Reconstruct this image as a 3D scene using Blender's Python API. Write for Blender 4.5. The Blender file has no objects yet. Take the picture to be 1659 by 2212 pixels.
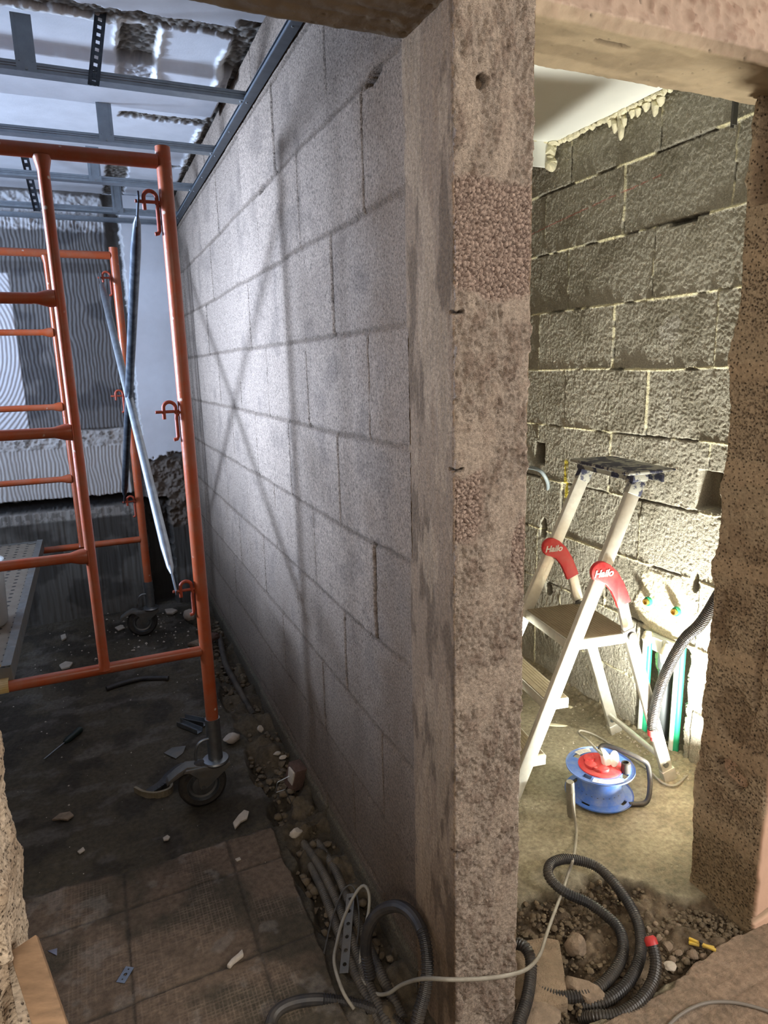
import bpy, math, random
import numpy as np
from mathutils import Vector, Matrix
random.seed(7)
S = bpy.context.scene
COL = S.collection

# ------------------------------------------------------------------ camera
FPX, H = 1441.8, 1.57
Rv = np.array([0.91535313, -0.40189774, -0.02463429])
Uv = np.array([0.10791981, 0.18593399, 0.97661757])
Fv = np.array([0.38792004, 0.89660848, -0.21356798])
cd = bpy.data.cameras.new('camera')
cam = bpy.data.objects.new('camera', cd); COL.objects.link(cam)
cd.sensor_fit = 'VERTICAL'; cd.sensor_height = 24.0; cd.lens = FPX / 2212 * 24.0
cd.clip_start = 0.02
cam.matrix_world = Matrix(((Rv[0], Uv[0], -Fv[0], 0), (Rv[1], Uv[1], -Fv[1], 0), (Rv[2], Uv[2], -Fv[2], H), (0, 0, 0, 1)))
S.camera = cam

def at(px, py, ax, val):
    """the point of the plane (axis ax = val) that lies on the sight line of a picture point"""
    d = (px - 829.5) / FPX * Rv - (py - 1106) / FPX * Uv + Fv
    o = np.array([0, 0, H]); t = (val - o[ax]) / d[ax]
    return Vector(o + d * t)

def lin(r, g=None, b=None):
    f = lambda x: (x / 255 / 12.92) if x / 255 <= .04045 else ((x / 255 + .055) / 1.055) ** 2.4
    return (f(r), f(g), f(b))

# ------------------------------------------------------------------ light and exposure
S.view_settings.view_transform = 'Standard'; S.view_settings.look = 'None'
S.view_settings.gamma = 1; S.view_settings.use_curve_mapping = False
S.view_settings.exposure = 0.55
w = bpy.data.worlds.new('sky'); S.world = w; w.use_nodes = True
w.node_tree.nodes['Background'].inputs[0].default_value = (.62, .74, 1, 1)
w.node_tree.nodes['Background'].inputs[1].default_value = 1.6

def area(name, loc, target, sx, sy, power, col, spread=180):
    l = bpy.data.lights.new(name, 'AREA'); l.shape = 'RECTANGLE'; l.size = sx; l.size_y = sy
    l.energy = power; l.color = col; l.spread = math.radians(spread)
    o = bpy.data.objects.new(name, l); COL.objects.link(o); o.location = loc
    o.rotation_euler = (Vector(target) - Vector(loc)).to_track_quat('-Z', 'Y').to_euler()
    return o
area('window_daylight', (-4.5, 3.62, 2.0), (.62, 1.9, 1.8), 1.6, .9, 1500, (.56, .71, 1))
area('window_skylight', (-2.12, 3.2, 1.85), (.3, 4.0, 2.2), .8, .7, 32, (.54, .70, 1), 130)
area('front_room_right_fill', (2.4, -1.0, 2.1), (.6, 1.1, 1.1), .9, .9, 46, (1, .96, .90))  # added fill for pier front and left jamb, no window there
area('front_room_left_fill', (-1.5, -1.4, 1.7), (.9, 1.4, .9), .9, 1.2, 20, (1, .91, .79))  # added dim warm fill for block wall, pier strip and floor, no door
area('front_room_top_fill', (.0, -.3, 2.5), (.25, .5, 0), .7, .7, 9, (1, .93, .85))  # added overhead fill for the unseen front room, no lamp there
area('work_light_beam', (1.80, 1.40, .17), (1.55, 2.05, 1.9), .12, .10, 50, (1, .99, .89))

# ------------------------------------------------------------------ noise (numpy)
def _h(ix, iy, s):
    n = (ix.astype(np.int64) * 374761393 + iy.astype(np.int64) * 668265263 + s * 974634777) & 0xFFFFFFFF
    n = ((n ^ (n >> 13)) * 1274126177) & 0xFFFFFFFF
    n = (n ^ (n >> 16)) & 0xFFFFFFFF
    return n.astype(np.float64) / 4294967295.0
def vn(x, y, s=0):
    ix = np.floor(x); iy = np.floor(y); fx = x - ix; fy = y - iy
    fx = fx * fx * (3 - 2 * fx); fy = fy * fy * (3 - 2 * fy)
    a = _h(ix, iy, s); b = _h(ix + 1, iy, s); c = _h(ix, iy + 1, s); d = _h(ix + 1, iy + 1, s)
    return a + (b - a) * fx + (c - a) * fy + (a - b - c + d) * fx * fy
def fbm(x, y, s=0, o=4, g=.5):
    t = 0; a = 1; n = 0
    for k in range(o):
        t = t + a * vn(x, y, s + k * 17); n += a; a *= g; x = x * 2.03 + 11.3; y = y * 2.03 + 5.1
    return t / n
def wor(x, y, s=0):
    ix = np.floor(x); iy = np.floor(y); f1 = np.full(x.shape, 9.0); cid = np.zeros(x.shape)
    for dx in (-1, 0, 1):
        for dy in (-1, 0, 1):
            cx = ix + dx; cy = iy + dy
            px = cx + _h(cx, cy, s); py = cy + _h(cx, cy, s + 5)
            d = np.hypot(px - x, py - y); m = d < f1
            f1 = np.where(m, d, f1); cid = np.where(m, _h(cx, cy, s + 9), cid)
    return f1, cid
def wor2(x, y, s=0):
    ix = np.floor(x); iy = np.floor(y); f1 = np.full(x.shape, 9.0); f2 = f1.copy(); cid = np.zeros(x.shape)
    for dx in (-1, 0, 1):
        for dy in (-1, 0, 1):
            cx = ix + dx; cy = iy + dy
            d = np.hypot(cx + _h(cx, cy, s) - x, cy + _h(cx, cy, s + 5) - y); m = d < f1
            f2 = np.where(m, f1, np.minimum(f2, d)); f1 = np.where(m, d, f1); cid = np.where(m, _h(cx, cy, s + 9), cid)
    return f1, cid, f2 - f1
def ss(a, b, x):
    t = np.clip((x - a) / (b - a), 0, 1); return t * t * (3 - 2 * t)
def boxm(x, y, x0, x1, y0, y1, e=.004):
    return ss(x0 - e, x0 + e, x) * (1 - ss(x1 - e, x1 + e, x)) * ss(y0 - e, y0 + e, y) * (1 - ss(y1 - e, y1 + e, y))
def ell(x, y, cx, cy, rx, ry, s=0, rough=.35, f=30):
    d = np.hypot((x - cx) / rx, (y - cy) / ry) + rough * (fbm(x * f, y * f, s, 3) - .5) * 2
    return 1 - ss(.85, 1.05, d)

# ------------------------------------------------------------------ materials
def M(name, col=(.5, .5, .5), rough=.8, metal=0, var=0.0, vscale=20, vcol=None, bump=0, bscale=200, attr=False,
      fine=0, fscale=600, trans=0, emit=None, dust=0, dcol=(.42, .38, .32), pores=0, pscale=300, stretch=None, vthr=None, spat=0):
    m = bpy.data.materials.new(name); m.use_nodes = True; nt = m.node_tree; N = nt.nodes; L = nt.links
    b = N['Principled BSDF']; b.inputs['Roughness'].default_value = rough; b.inputs['Metallic'].default_value = metal
    tc = N.new('ShaderNodeTexCoord'); co = tc.outputs['Object']
    if stretch:
        mp = N.new('ShaderNodeMapping'); mp.inputs['Scale'].default_value = stretch; L.new(co, mp.inputs[0]); co = mp.outputs[0]
    if attr:
        a = N.new('ShaderNodeAttribute'); a.attribute_name = 'Col'; cur = a.outputs['Color']
    else:
        a = N.new('ShaderNodeRGB'); a.outputs[0].default_value = (*col, 1); cur = a.outputs[0]
    def noise(sc, det=5, rg=.6):
        n = N.new('ShaderNodeTexNoise'); n.inputs['Scale'].default_value = sc; n.inputs['Detail'].default_value = det
        n.inputs['Roughness'].default_value = rg; L.new(co, n.inputs['Vector']); return n.outputs['Fac']
    def mix(f, c1, c2, mode='MIX'):
        x = N.new('ShaderNodeMix'); x.data_type = 'RGBA'; x.blend_type = mode
        for sock, v in ((x.inputs[0], f), (x.inputs[6], c1), (x.inputs[7], c2)):
            if hasattr(v, 'is_output'): L.new(v, sock)
            else: sock.default_value = v if not isinstance(v, tuple) else (*v, 1)
        return x.outputs[2]
    def ramp(v, lo, hi, a0=0, a1=1):
        r = N.new('ShaderNodeMapRange'); L.new(v, r.inputs[0]); r.inputs[1].default_value = lo; r.inputs[2].default_value = hi
        r.inputs[3].default_value = a0; r.inputs[4].default_value = a1; return r.outputs[0]
    if var:
        n = noise(vscale)
        if vcol: cur = mix(ramp(n, *(vthr or (.42, .62)), 0, var), cur, vcol)
        else:
            r = ramp(n, .3, .7, 1 - var, 1 + var); g = N.new('ShaderNodeCombineColor')
            for k in range(3): L.new(r, g.inputs[k])
            cur = mix(1.0, cur, g.outputs[0], 'MULTIPLY')
    if dust: cur = mix(ramp(noise(14, 8, .7), .40, .66, 0, dust), cur, dcol)
    if spat:
        v = N.new('ShaderNodeTexVoronoi'); v.inputs['Scale'].default_value = 26; L.new(co, v.inputs['Vector'])
        a_ = ramp(v.outputs['Distance'], .10, .17, 1, 0); b_ = ramp(noise(9, 3), .52, .56, 0, spat)
        g = N.new('ShaderNodeMath'); g.operation = 'MULTIPLY'; L.new(a_, g.inputs[0]); L.new(b_, g.inputs[1]); cur = mix(g.outputs[0], cur, lin(200, 188, 170))
    if bump or fine or pores:
        parts = []
        if bump: parts.append((noise(bscale, 4), bump))
        if fine: parts.append((noise(fscale, 3), fine))
        if pores:
            v = N.new('ShaderNodeTexVoronoi'); v.inputs['Scale'].default_value = pscale; L.new(co, v.inputs['Vector'])
            pn = ramp(v.outputs['Distance'], .0, .32); parts.append((pn, pores))
            cur = mix(ramp(v.outputs['Distance'], .12, .28, .75, 0), cur, mix(1.0, cur, (.25, .22, .2), 'MULTIPLY'))
        nrm = None
        for h, st in parts:
            bn = N.new('ShaderNodeBump'); bn.inputs['Strength'].default_value = min(1, st); bn.inputs['Distance'].default_value = .004 * max(1, st)
            L.new(h, bn.inputs['Height'])
            if nrm: L.new(nrm, bn.inputs['Normal'])
            nrm = bn.outputs[0]
        L.new(nrm, b.inputs['Normal'])
    L.new(cur, b.inputs['Base Color'])
    if trans: b.inputs['Transmission Weight'].default_value = trans
    if emit: b.inputs['Emission Color'].default_value = (*emit, 1); b.inputs['Emission Strength'].default_value = 6
    return m

m_block = M('left_concrete_block', attr=True, rough=.95, var=.45, vscale=170, bump=1.2, bscale=210, fine=.9, fscale=420, pores=.7, pscale=130)
m_rblock = M('right_concrete_block', attr=True, rough=.95, var=.30, vscale=200, bump=1.0, bscale=190, fine=.6, fscale=420)
m_pier = M('hacked_mortar', attr=True, rough=.95, var=.34, vscale=140, bump=1.8, bscale=190, fine=1.2, fscale=520)
m_jamb = M('porous_block', attr=True, rough=.95, var=.25, vscale=90, bump=.8, bscale=240, pores=1.6, pscale=105)
m_lintel = M('cast_concrete', attr=True, rough=.9, var=.12, vscale=18, bump=.25, bscale=120)
m_floor = M('dirty_floor', attr=True, rough=.93, var=.35, vscale=60, bump=.8, bscale=130, fine=.7, fscale=420)
m_plaster = M('plaster_and_concrete', attr=True, rough=.9, var=.07, vscale=9, bump=.1, bscale=160)
m_adh = M('combed_adhesive', attr=True, rough=.9, var=.04, vscale=12, bump=.05, bscale=60)
m_plain = M('painted_wall', lin(176, 160, 145), .9, var=.1, vscale=6)
m_white = M('gypsum_board', lin(236, 238, 232), .85, var=.03, vscale=5)
m_foam = M('expanding_foam', lin(228, 222, 192), .9, var=.15, vscale=50, bump=.8, bscale=90)
m_orange = M('orange_paint', lin(160, 70, 31), .36, var=.25, vscale=30, vcol=lin(132, 64, 32), dust=.35, dcol=lin(140, 112, 90), bump=.15, bscale=70, spat=.85)
m_clamp = M('rusty_red_paint', lin(150, 62, 36), .55, var=.3, vscale=60)
m_zinc = M('galvanised_steel', lin(150, 156, 160), .42, 1, var=.2, vscale=25, dust=.25, dcol=lin(140, 132, 120))
m_zincdull = M('dusty_galvanised_steel', lin(120, 122, 120), .6, .6, var=.2, vscale=30, dust=.6, dcol=lin(120, 108, 92))
m_darksteel = M('dark_steel', lin(70, 76, 84), .45, .8, var=.35, vscale=30, vcol=lin(130, 138, 145))
m_track = M('ceiling_profile_zinc', lin(146, 155, 162), .45, .85, var=.12, vscale=30)
m_edge = M('edge_track_zinc', lin(96, 102, 108), .5, .7, var=.15, vscale=30)
m_rubber = M('worn_rubber', lin(44, 42, 40), .8, dust=.6, dcol=lin(88, 80, 68))
m_alu = M('aluminium', lin(214, 214, 206), .38, .55, var=.1, vscale=40, dust=.3, dcol=lin(190, 182, 160))
m_aludirty = M('dusty_aluminium_tread', lin(140, 128, 105), .8, .1, dust=.7, dcol=lin(120, 106, 84), bump=.3, bscale=80)
m_red = M('red_plastic', lin(190, 34, 44), .45, dust=.4, dcol=lin(180, 105, 92))
m_blue = M('blue_plastic', lin(66, 108, 190), .45, dust=.7, dcol=lin(140, 150, 165))
m_black = M('black_plastic', lin(34, 34, 36), .5, dust=.4, dcol=lin(96, 90, 80))
m_cond = M('black_corrugated_plastic', lin(40, 40, 42), .42, dust=.45, dcol=lin(92, 84, 72))
m_conddust = M('dusty_corrugated_plastic', lin(58, 56, 54), .6, dust=.8, dcol=lin(100, 92, 80))
m_cable = M('grey_cable', lin(152, 148, 136), .55, dust=.6, dcol=lin(112, 104, 90))
m_wire = M('dark_wire', lin(70, 68, 64), .6)
m_labelw = M('white_paper', lin(225, 225, 220), .7, dust=.3)
m_green = M('green_pipe', lin(40, 165, 120), .5)
m_pipew = M('white_pipe', lin(230, 236, 228), .5, dust=.3)
m_grey = M('grey_drain_pipe', lin(84, 90, 92), .5)
m_stone = M('rubble_stone', lin(134, 118, 100), .95, var=.25, vscale=50, bump=1, bscale=80)
m_chip = M('plaster_chip', lin(186, 176, 162), .9, var=.12, vscale=60, bump=.5, bscale=100)
m_brick = M('dirty_brick', lin(92, 70, 60), .95, var=.3, vscale=50, bump=1, bscale=100)
m_wood = M('bare_timber', lin(150, 122, 94), .75, var=.3, vscale=18, stretch=(1, 1, 8))
m_yellow = M('yellow_plastic', lin(214, 180, 50), .5, dust=.3)
m_tray = M('splattered_tray', lin(34, 38, 62), .55, dust=.0, var=.9, vscale=26, vcol=lin(150, 150, 140), vthr=(.47, .53))
m_bucket = M('cloudy_plastic', lin(205, 205, 200), .45, trans=.55)
m_brass = M('brass', lin(190, 160, 90), .35, .9)
m_screw = M('green_black_handle', lin(24, 40, 36), .45)

def perf_mat():
    m = M('perforated_deck', lin(134, 124, 108), .6, .35, dust=.6, dcol=lin(118, 104, 88)); nt = m.node_tree; N = nt.nodes; L = nt.links
    b = N['Principled BSDF']; old = b.inputs['Base Color'].links[0].from_socket
    tc = N.new('ShaderNodeTexCoord'); sp = N.new('ShaderNodeSeparateXYZ'); L.new(tc.outputs['Object'], sp.inputs[0])
    def mth(op, a, b_=None):
        n = N.new('ShaderNodeMath'); n.operation = op
        for i, v in enumerate((a, b_)):
            if v is None: continue
            if hasattr(v, 'is_output'): L.new(v, n.inputs[i])
            else: n.inputs[i].default_value = v
        return n.outputs[0]
    def cell(s, p): return mth('SUBTRACT', mth('FRACT', mth('DIVIDE', mth('ADD', s, 50), p)), .5)
    x = mth('MULTIPLY', cell(sp.outputs[0], .045), .045); y = mth('MULTIPLY', cell(sp.outputs[1], .055), .055)
    d = mth('SQRT', mth('ADD', mth('MULTIPLY', x, x), mth('MULTIPLY', y, y)))
    k = N.new('ShaderNodeMapRange'); L.new(d, k.inputs[0]); k.inputs[1].default_value = .007; k.inputs[2].default_value = .010; k.inputs[3].default_value = 1; k.inputs[4].default_value = 0
    up = N.new('ShaderNodeNewGeometry'); sn = N.new('ShaderNodeSeparateXYZ'); L.new(up.outputs['Normal'], sn.inputs[0])
    fac = mth('MULTIPLY', k.outputs[0], mth('GREATER_THAN', sn.outputs[2], .7))
    mx = N.new('ShaderNodeMix'); mx.data_type = 'RGBA'; L.new(fac, mx.inputs[0]); L.new(old, mx.inputs[6]); mx.inputs[7].default_value = (.012, .011, .01, 1)
    L.new(mx.outputs[2], b.inputs['Base Color'])
    return m
m_deck = perf_mat()

# ------------------------------------------------------------------ object helpers
def tag(o, label=None, cat=None, group=None, kind=None):
    if label: o['label'] = label
    if cat: o['category'] = cat
    if group: o['group'] = group
    if kind: o['kind'] = kind
    return o
def thing(name, label, cat, loc=(0, 0, 0), rz=0, group=None):
    o = bpy.data.objects.new(name, None); COL.objects.link(o); o.location = loc; o.rotation_euler = (0, 0, rz)
    o.empty_display_size = .05
    return tag(o, label, cat, group)
def link(name, me, mat, parent=None, smooth=True, angle=40):
    o = bpy.data.objects.new(name, me); COL.objects.link(o)
    if mat: me.materials.append(mat)
    if smooth:
        me.polygons.foreach_set('use_smooth', [True] * len(me.polygons)); me.set_sharp_from_angle(angle=math.radians(angle))
    if parent: o.parent = parent
    return o

class MB:
    def __init__(s): s.v = []; s.f = []
    def add(s, v, f):
        n = len(s.v); s.v += [tuple(p) for p in v]; s.f += [tuple(i + n for i in q) for q in f]; return s
    def box(s, c, d, rot=None):
        c = Vector(c); R = rot or Matrix.Identity(3)
        v = [c + R @ Vector((x * d[0] / 2, y * d[1] / 2, z * d[2] / 2)) for x in (-1, 1) for y in (-1, 1) for z in (-1, 1)]
        return s.add(v, [(0, 1, 3, 2), (4, 6, 7, 5), (0, 4, 5, 1), (2, 3, 7, 6), (0, 2, 6, 4), (1, 5, 7, 3)])
    def beam(s, a, b, wd, ht, up=(0, 0, 1)):
        a = Vector(a); b = Vector(b); d = (b - a); L = d.length; d.normalize()
        x = d.cross(Vector(up)).normalized(); z = x.cross(d).normalized()
        R = Matrix((x, d, z)).transposed()
        return s.box((a + b) / 2, (wd, L, ht), R)
    def tube(s, pts, r, n=14, caps=True):
        P = [Vector(p) for p in pts]; m = len(P)
        rr = r if hasattr(r, '__len__') else [r] * m
        T = []
        for i in range(m):
            t = P[min(i + 1, m - 1)] - P[max(i - 1, 0)]
            T.append(t.normalized() if t.length > 1e-9 else Vector((0, 0, 1)))
        u = T[0].orthogonal().normalized(); base = len(s.v)
        for i in range(m):
            u = (u - T[i] * u.dot(T[i])).normalized(); w_ = T[i].cross(u)
            for k in range(n):
                a = 2 * math.pi * k / n; s.v.append(tuple(P[i] + (u * math.cos(a) + w_ * math.sin(a)) * rr[i]))
        for i in range(m - 1):
            for k in range(n):
                a = base + i * n + k; b = base + i * n + (k + 1) % n; s.f.append((a, b, b + n, a + n))
        if caps:
            s.f.append(tuple(base + k for k in reversed(range(n)))); s.f.append(tuple(base + (m - 1) * n + k for k in range(n)))
        return s
    def cyl(s, a, b, r, n=20, r2=None): return s.tube([a, b], [r, r if r2 is None else r2], n)
    def lathe(s, c, prof, axis=(0, 0, 1), n=32, closed=True):
        A = Vector(axis).normalized(); u = A.orthogonal().normalized(); w_ = A.cross(u); c = Vector(c); base = len(s.v); m = len(prof)
        for r, h in prof:
            for k in range(n):
                a = 2 * math.pi * k / n; s.v.append(tuple(c + A * h + (u * math.cos(a) + w_ * math.sin(a)) * r))
        for i in range(m - 1 + (1 if closed else 0)):
            j = (i + 1) % m
            for k in range(n):
                k2 = (k + 1) % n; s.f.append((base + i * n + k, base + i * n + k2, base + j * n + k2, base + j * n + k))
        return s
    def prism(s, pts, o, ex, ey, th):
        o = Vector(o); ex = Vector(ex).normalized(); ey = Vector(ey).normalized(); nz = ex.cross(ey); n = len(pts)
        v = [o + ex * p[0] + ey * p[1] - nz * th / 2 for p in pts] + [o + ex * p[0] + ey * p[1] + nz * th / 2 for p in pts]
        f = [tuple(reversed(range(n))), tuple(range(n, 2 * n))] + [(i, (i + 1) % n, (i + 1) % n + n, i + n) for i in range(n)]
        return s.add(v, f)
    def build(s, name, mat, parent=None, smooth=True, bevel=0, angle=40):
        me = bpy.data.meshes.new(name); me.from_pydata(s.v, [], s.f); me.update()
        import bmesh
        bm = bmesh.new(); bm.from_mesh(me); bmesh.ops.recalc_face_normals(bm, faces=bm.faces)
        if bevel:
            es = [e for e in bm.edges if len(e.link_faces) == 2 and e.calc_face_angle(0) > .6]
            bmesh.ops.bevel(bm, geom=es, offset=bevel, segments=2, profile=.5, affect='EDGES', clamp_overlap=True)
        bm.to_mesh(me); bm.free()
        return link(name, me, mat, parent, smooth, angle)

def spline(pts, step=.01):
    P = [Vector(p) for p in pts]; P = [P[0] * 2 - P[1]] + P + [P[-1] * 2 - P[-2]]; out = []
    for i in range(1, len(P) - 2):
        a, b, c, d = P[i - 1:i + 3]; n = max(2, int((c - b).length / step))
        for k in range(n):
            t = k / n
            out.append(.5 * ((2 * b) + (c - a) * t + (2 * a - 5 * b + 4 * c - d) * t * t + (3 * b - a - 3 * c + d) * t ** 3))
    out.append(P[-2]); return out
def resample(pts, step):
    out = [pts[0]]; acc = 0
    for a, b in zip(pts, pts[1:]):
        L = (b - a).length
        if L < 1e-9: continue
        t = step - acc
        while t <= L: out.append(a + (b - a) * (t / L)); t += step
        acc = L - (t - step)
    return out
def corrugated(name, pts, r, mat, parent=None, pitch=.0072, n=12, smoothfrom=None):
    q = resample(spline(pts, .006), pitch / 4)
    rr = []
    for i in range(len(q)):
        a = (1, 1, .86, .86)[i % 4]
        if smoothfrom and smoothfrom[0] < i / len(q) < smoothfrom[1]: a = .97
        rr.append(r * a)
    return MB().tube(q, rr, n).build(name, mat, parent, angle=25)

def gridmesh(name, X, Y, Z, C, mat, extra=None, parent=None, flip=False):
    nu, nv = X.shape
    co = np.stack([X, Y, Z], -1).reshape(-1, 3); idx = np.arange(nu * nv).reshape(nu, nv)
    q = np.stack([idx[:-1, :-1], idx[1:, :-1], idx[1:, 1:], idx[:-1, 1:]], -1).reshape(-1, 4)
    if flip: q = q[:, ::-1]
    cols = np.concatenate([C.reshape(-1, 3), np.ones((nu * nv, 1))], 1)
    if extra:
        ev = np.array([p for p in extra.v], float); eq = np.array(extra.f) + len(co)
        ec = np.tile(np.append(C.reshape(-1, 3).mean(0), 1), (len(ev), 1))
        co = np.concatenate([co, ev]); q = np.concatenate([q, eq]); cols = np.concatenate([cols, ec])
    me = bpy.data.meshes.new(name); me.vertices.add(len(co)); me.vertices.foreach_set('co', co.astype(np.float32).ravel())
    me.loops.add(q.size); me.loops.foreach_set('vertex_index', q.astype(np.int32).ravel())
    me.polygons.add(len(q)); me.polygons.foreach_set('loop_start', np.arange(0, q.size, 4, dtype=np.int32))
    me.polygons.foreach_set('loop_total', np.full(len(q), 4, dtype=np.int32))
    me.update(calc_edges=True); me.validate()
    a = me.color_attributes.new('Col', 'FLOAT_COLOR', 'POINT'); a.data.foreach_set('color', cols.astype(np.float32).ravel())
    sm = np.ones(len(q), bool)
    if extra: sm[-len(extra.f):] = False
    me.polygons.foreach_set('use_smooth', sm)
    me.materials.append(mat)
    o = bpy.data.objects.new(name, me); COL.objects.link(o)
    if parent: o.parent = parent
    return o
def cmix(c, col, m):
    return c + (np.array(col) - c) * m[..., None]
def struct(o): o['kind'] = 'structure'; return o
def slab(name, lo, hi, mat):
    lo = Vector(lo); hi = Vector(hi)
    return struct(MB().box((lo + hi) / 2, hi - lo).build(name, mat, smooth=False))

XL, XR, DL = .623, 2.013, .79     # block wall face, right wall face, back of block wall
ZJL = [2.174 - .26 * k for k in range(-2, 11)]
ZJR = [2.314 - .26 * k for k in range(-2, 11)]

# block bond: distance to bed joints and cross joints, with wobble
def bond(y, z, z0, offs, hh=.26, ll=.498, seed=1):
    zz = z + .006 * (fbm(y * 3, z * 2, seed, 2) - .5) * 2
    k = np.floor((zz - z0) / hh); dz = (zz - z0) - k * hh
    off = np.where(np.mod(k, 2) == 0, offs[0], offs[1]) + (_h(k, k * 3, seed) - .5) * .03
    yy = y + .004 * (vn(y * 20, z * 20, seed) - .5)
    j = np.floor((yy - off) / ll); dy = (yy - off) - j * ll
    bed = np.minimum(dz, hh - dz); cr = np.minimum(dy, ll - dy)
    return bed, cr, _h(k, j, seed + 3), dz, dy, k, j

# ================================================================== SETTING
# ---- floor
def build_floor():
    xs = np.concatenate([np.arange(-2.2, -.8, .05), np.arange(-.8, -.45, .0055), np.arange(-.45, .46, .003), np.arange(.46, 2.05, .0055)])
    ys = [-2.5]
    while ys[-1] < 4.64:
        y = ys[-1]; ys.append(y + (.1 if y < .55 else .006 if y < .95 else .0032 if y < 2.1 else .0045 * y ** 1.25))
    xs = np.append(xs, 2.9) if xs[-1] < 2.9 else xs
    ys = np.array(ys); X, Y = np.meshgrid(xs, ys, indexing='ij')
    n1 = fbm(X * 6, Y * 6, 3, 5); n2 = fbm(X * 30, Y * 30, 9, 4); n3 = fbm(X * 90, Y * 90, 5, 3)
    wob = (fbm(X * 9, Y * 9, 21, 4) - .5) * .10
    left = (X < .70)
    inroom = (Y > 1.1)
    # base dirt
    Hh = (n1 - .5) * .016 + (n2 - .5) * .010 + (n3 - .5) * .005
    C = np.zeros(X.shape + (3,)); C[:] = lin(78, 71, 57)
    C = cmix(C, lin(52, 47, 39), ss(.45, .62, fbm(X * 8, Y * 8, 31, 4)) * .8)
    C = cmix(C, lin(112, 106, 98), ss(.58, .70, fbm(X * 7 + 3, Y * 12, 41, 5)) * .45)
    # tiles with imprinted net pattern
    edge_x = .425 + wob * .25 + .0 * X; edge_y = 2.04 + wob * .5 - .0 * X
    tile = (1 - ss(-.004, .004, X - edge_x)) * (1 - ss(-.012, .012, Y - edge_y))
    tile_r = (1 - ss(1.01, 1.022, Y + wob * .6 - .03 * np.sin(X * 5)))
    tl = np.where(X < .62, tile, np.maximum(tile_r, 0)); tl = np.where(Y < 1.0, 1, tl)
    th = .002 * (n2 - .5)
    gx = np.abs(np.mod(X * 95, 1) - .5); gy = np.abs(np.mod(Y * 95 + .3, 1) - .5)
    net = ss(.30, .45, np.maximum(gx, gy)) * ss(.46, .62, fbm(X * 7, Y * 7, 77, 4))
    tx = np.mod(X + .06, .33); ty = np.mod(Y - .03 * X + .11, .33)
    tj = 1 - ss(.0, .009, np.minimum(np.minimum(tx, .33 - tx), np.minimum(ty, .33 - ty)) + (n2 - .5) * .006)
    th = th + net * .0012 - tj * .004 + .012
    Ct = np.zeros_like(C); Ct[:] = lin(108, 92, 76)
    Ct = cmix(Ct, lin(70, 64, 51), ss(.42, .62, fbm(X * 5, Y * 5, 51, 5)) * .9)
    Ct = cmix(Ct, lin(152, 132, 114), net * .36); Ct = cmix(Ct, lin(60, 54, 45), tj * .7)
    Ct = cmix(Ct, lin(150, 143, 135), ss(.62, .74, fbm(X * 16, Y * 16, 61, 4)) * .3)
    fr = (1 - ss(1.08, 1.12, Y)) * (X > .7)
    Ct = cmix(Ct, lin(158, 138, 118), fr * .6)
    Hh = Hh * (1 - tl) + th * tl; C = C * (1 - tl[..., None]) + Ct * tl[..., None]
    # trench beside the block wall
    tr = ss(.445, .475, X + wob * .9) * (1 - ss(.62, .66, X)) * ss(1.15, 1.2, Y) * (1 - ss(4.2, 4.4, Y)) * left
    f1, cid = wor(X * 32, Y * 32, 4); g1, c2 = wor(X * 11, Y * 11, 8)
    lump = (1 - np.clip(g1, 0, 1)) * .045 * (c2 > .45) + (1 - np.clip(f1, 0, 1)) * .012
    depth = .05 * ss(.35, .55, fbm(X * 3, Y * 3 + 9, 15, 3)) + .03
    Hh = Hh * (1 - tr) + tr * (-depth + lump + (n2 - .5) * .02)
    C = cmix(C, lin(76, 66, 50), tr * .9); C = cmix(C, lin(112, 98, 76), tr * ss(.5, .9, c2) * .4)
    # right room screed
    rr = ss(.70, .78, X) * (Y > 1.0)
    scr = (n1 - .5) * .008 + (n2 - .5) * .003 + (n3 - .5) * .0035
    Cs = np.zeros_like(C); Cs[:] = lin(150, 142, 120)
    Cs = cmix(Cs, lin(116, 108, 88), ss(.45, .68, fbm(X * 7, Y * 7, 91, 5)) * .7)
    near_wall = ss(1.86, 2.0, X)
    scr = scr + near_wall * ((1 - np.clip(f1, 0, 1)) * .02 + .008)
    # broken hole in the doorway
    yb = 1.40 + .07 * np.sin(X * 9) * 0 + wob * .9 - ss(1.30, 1.5, X) * .20 + .05 * ss(1.15, .9, X)
    hole = (1 - ss(-.012, .012, Y - yb)) * ss(1.015, 1.035, Y + wob * .5) * rr * (1 - ss(1.50, 1.6, X) * .6)
    rub = -.055 + .035 * ss(1.1, 1.5, X) + (n1 - .5) * .05 + (1 - np.clip(f1, 0, 1)) * .016 * (cid > .25) + (1 - np.clip(g1, 0, 1)) * .03 * (c2 > .6) + (n3 - .5) * .008
    Cr = np.zeros_like(C); Cr[:] = lin(98, 84, 66)
    Cr = cmix(Cr, lin(150, 132, 110), ss(.5, 1, cid) * .5 * (1 - np.clip(f1 * 1.4, 0, 1)))
    Cr = cmix(Cr, lin(62, 50, 38), ss(.5, .7, fbm(X * 9, Y * 9, 23, 4)) * .7)
    R = rr * (1 - tl)
    Hr = scr * (1 - hole) + rub * hole; CR = Cs * (1 - hole[..., None]) + Cr * hole[..., None]
    Hh = Hh * (1 - R) + Hr * R; C = C * (1 - R[..., None]) + CR * R[..., None]
    ext = MB().box((.35, 1.07, -.16), (5.1, 7.14, .06))
    return struct(gridmesh('floor', X, Y, Hh, C, m_floor, ext))
build_floor()

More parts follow.
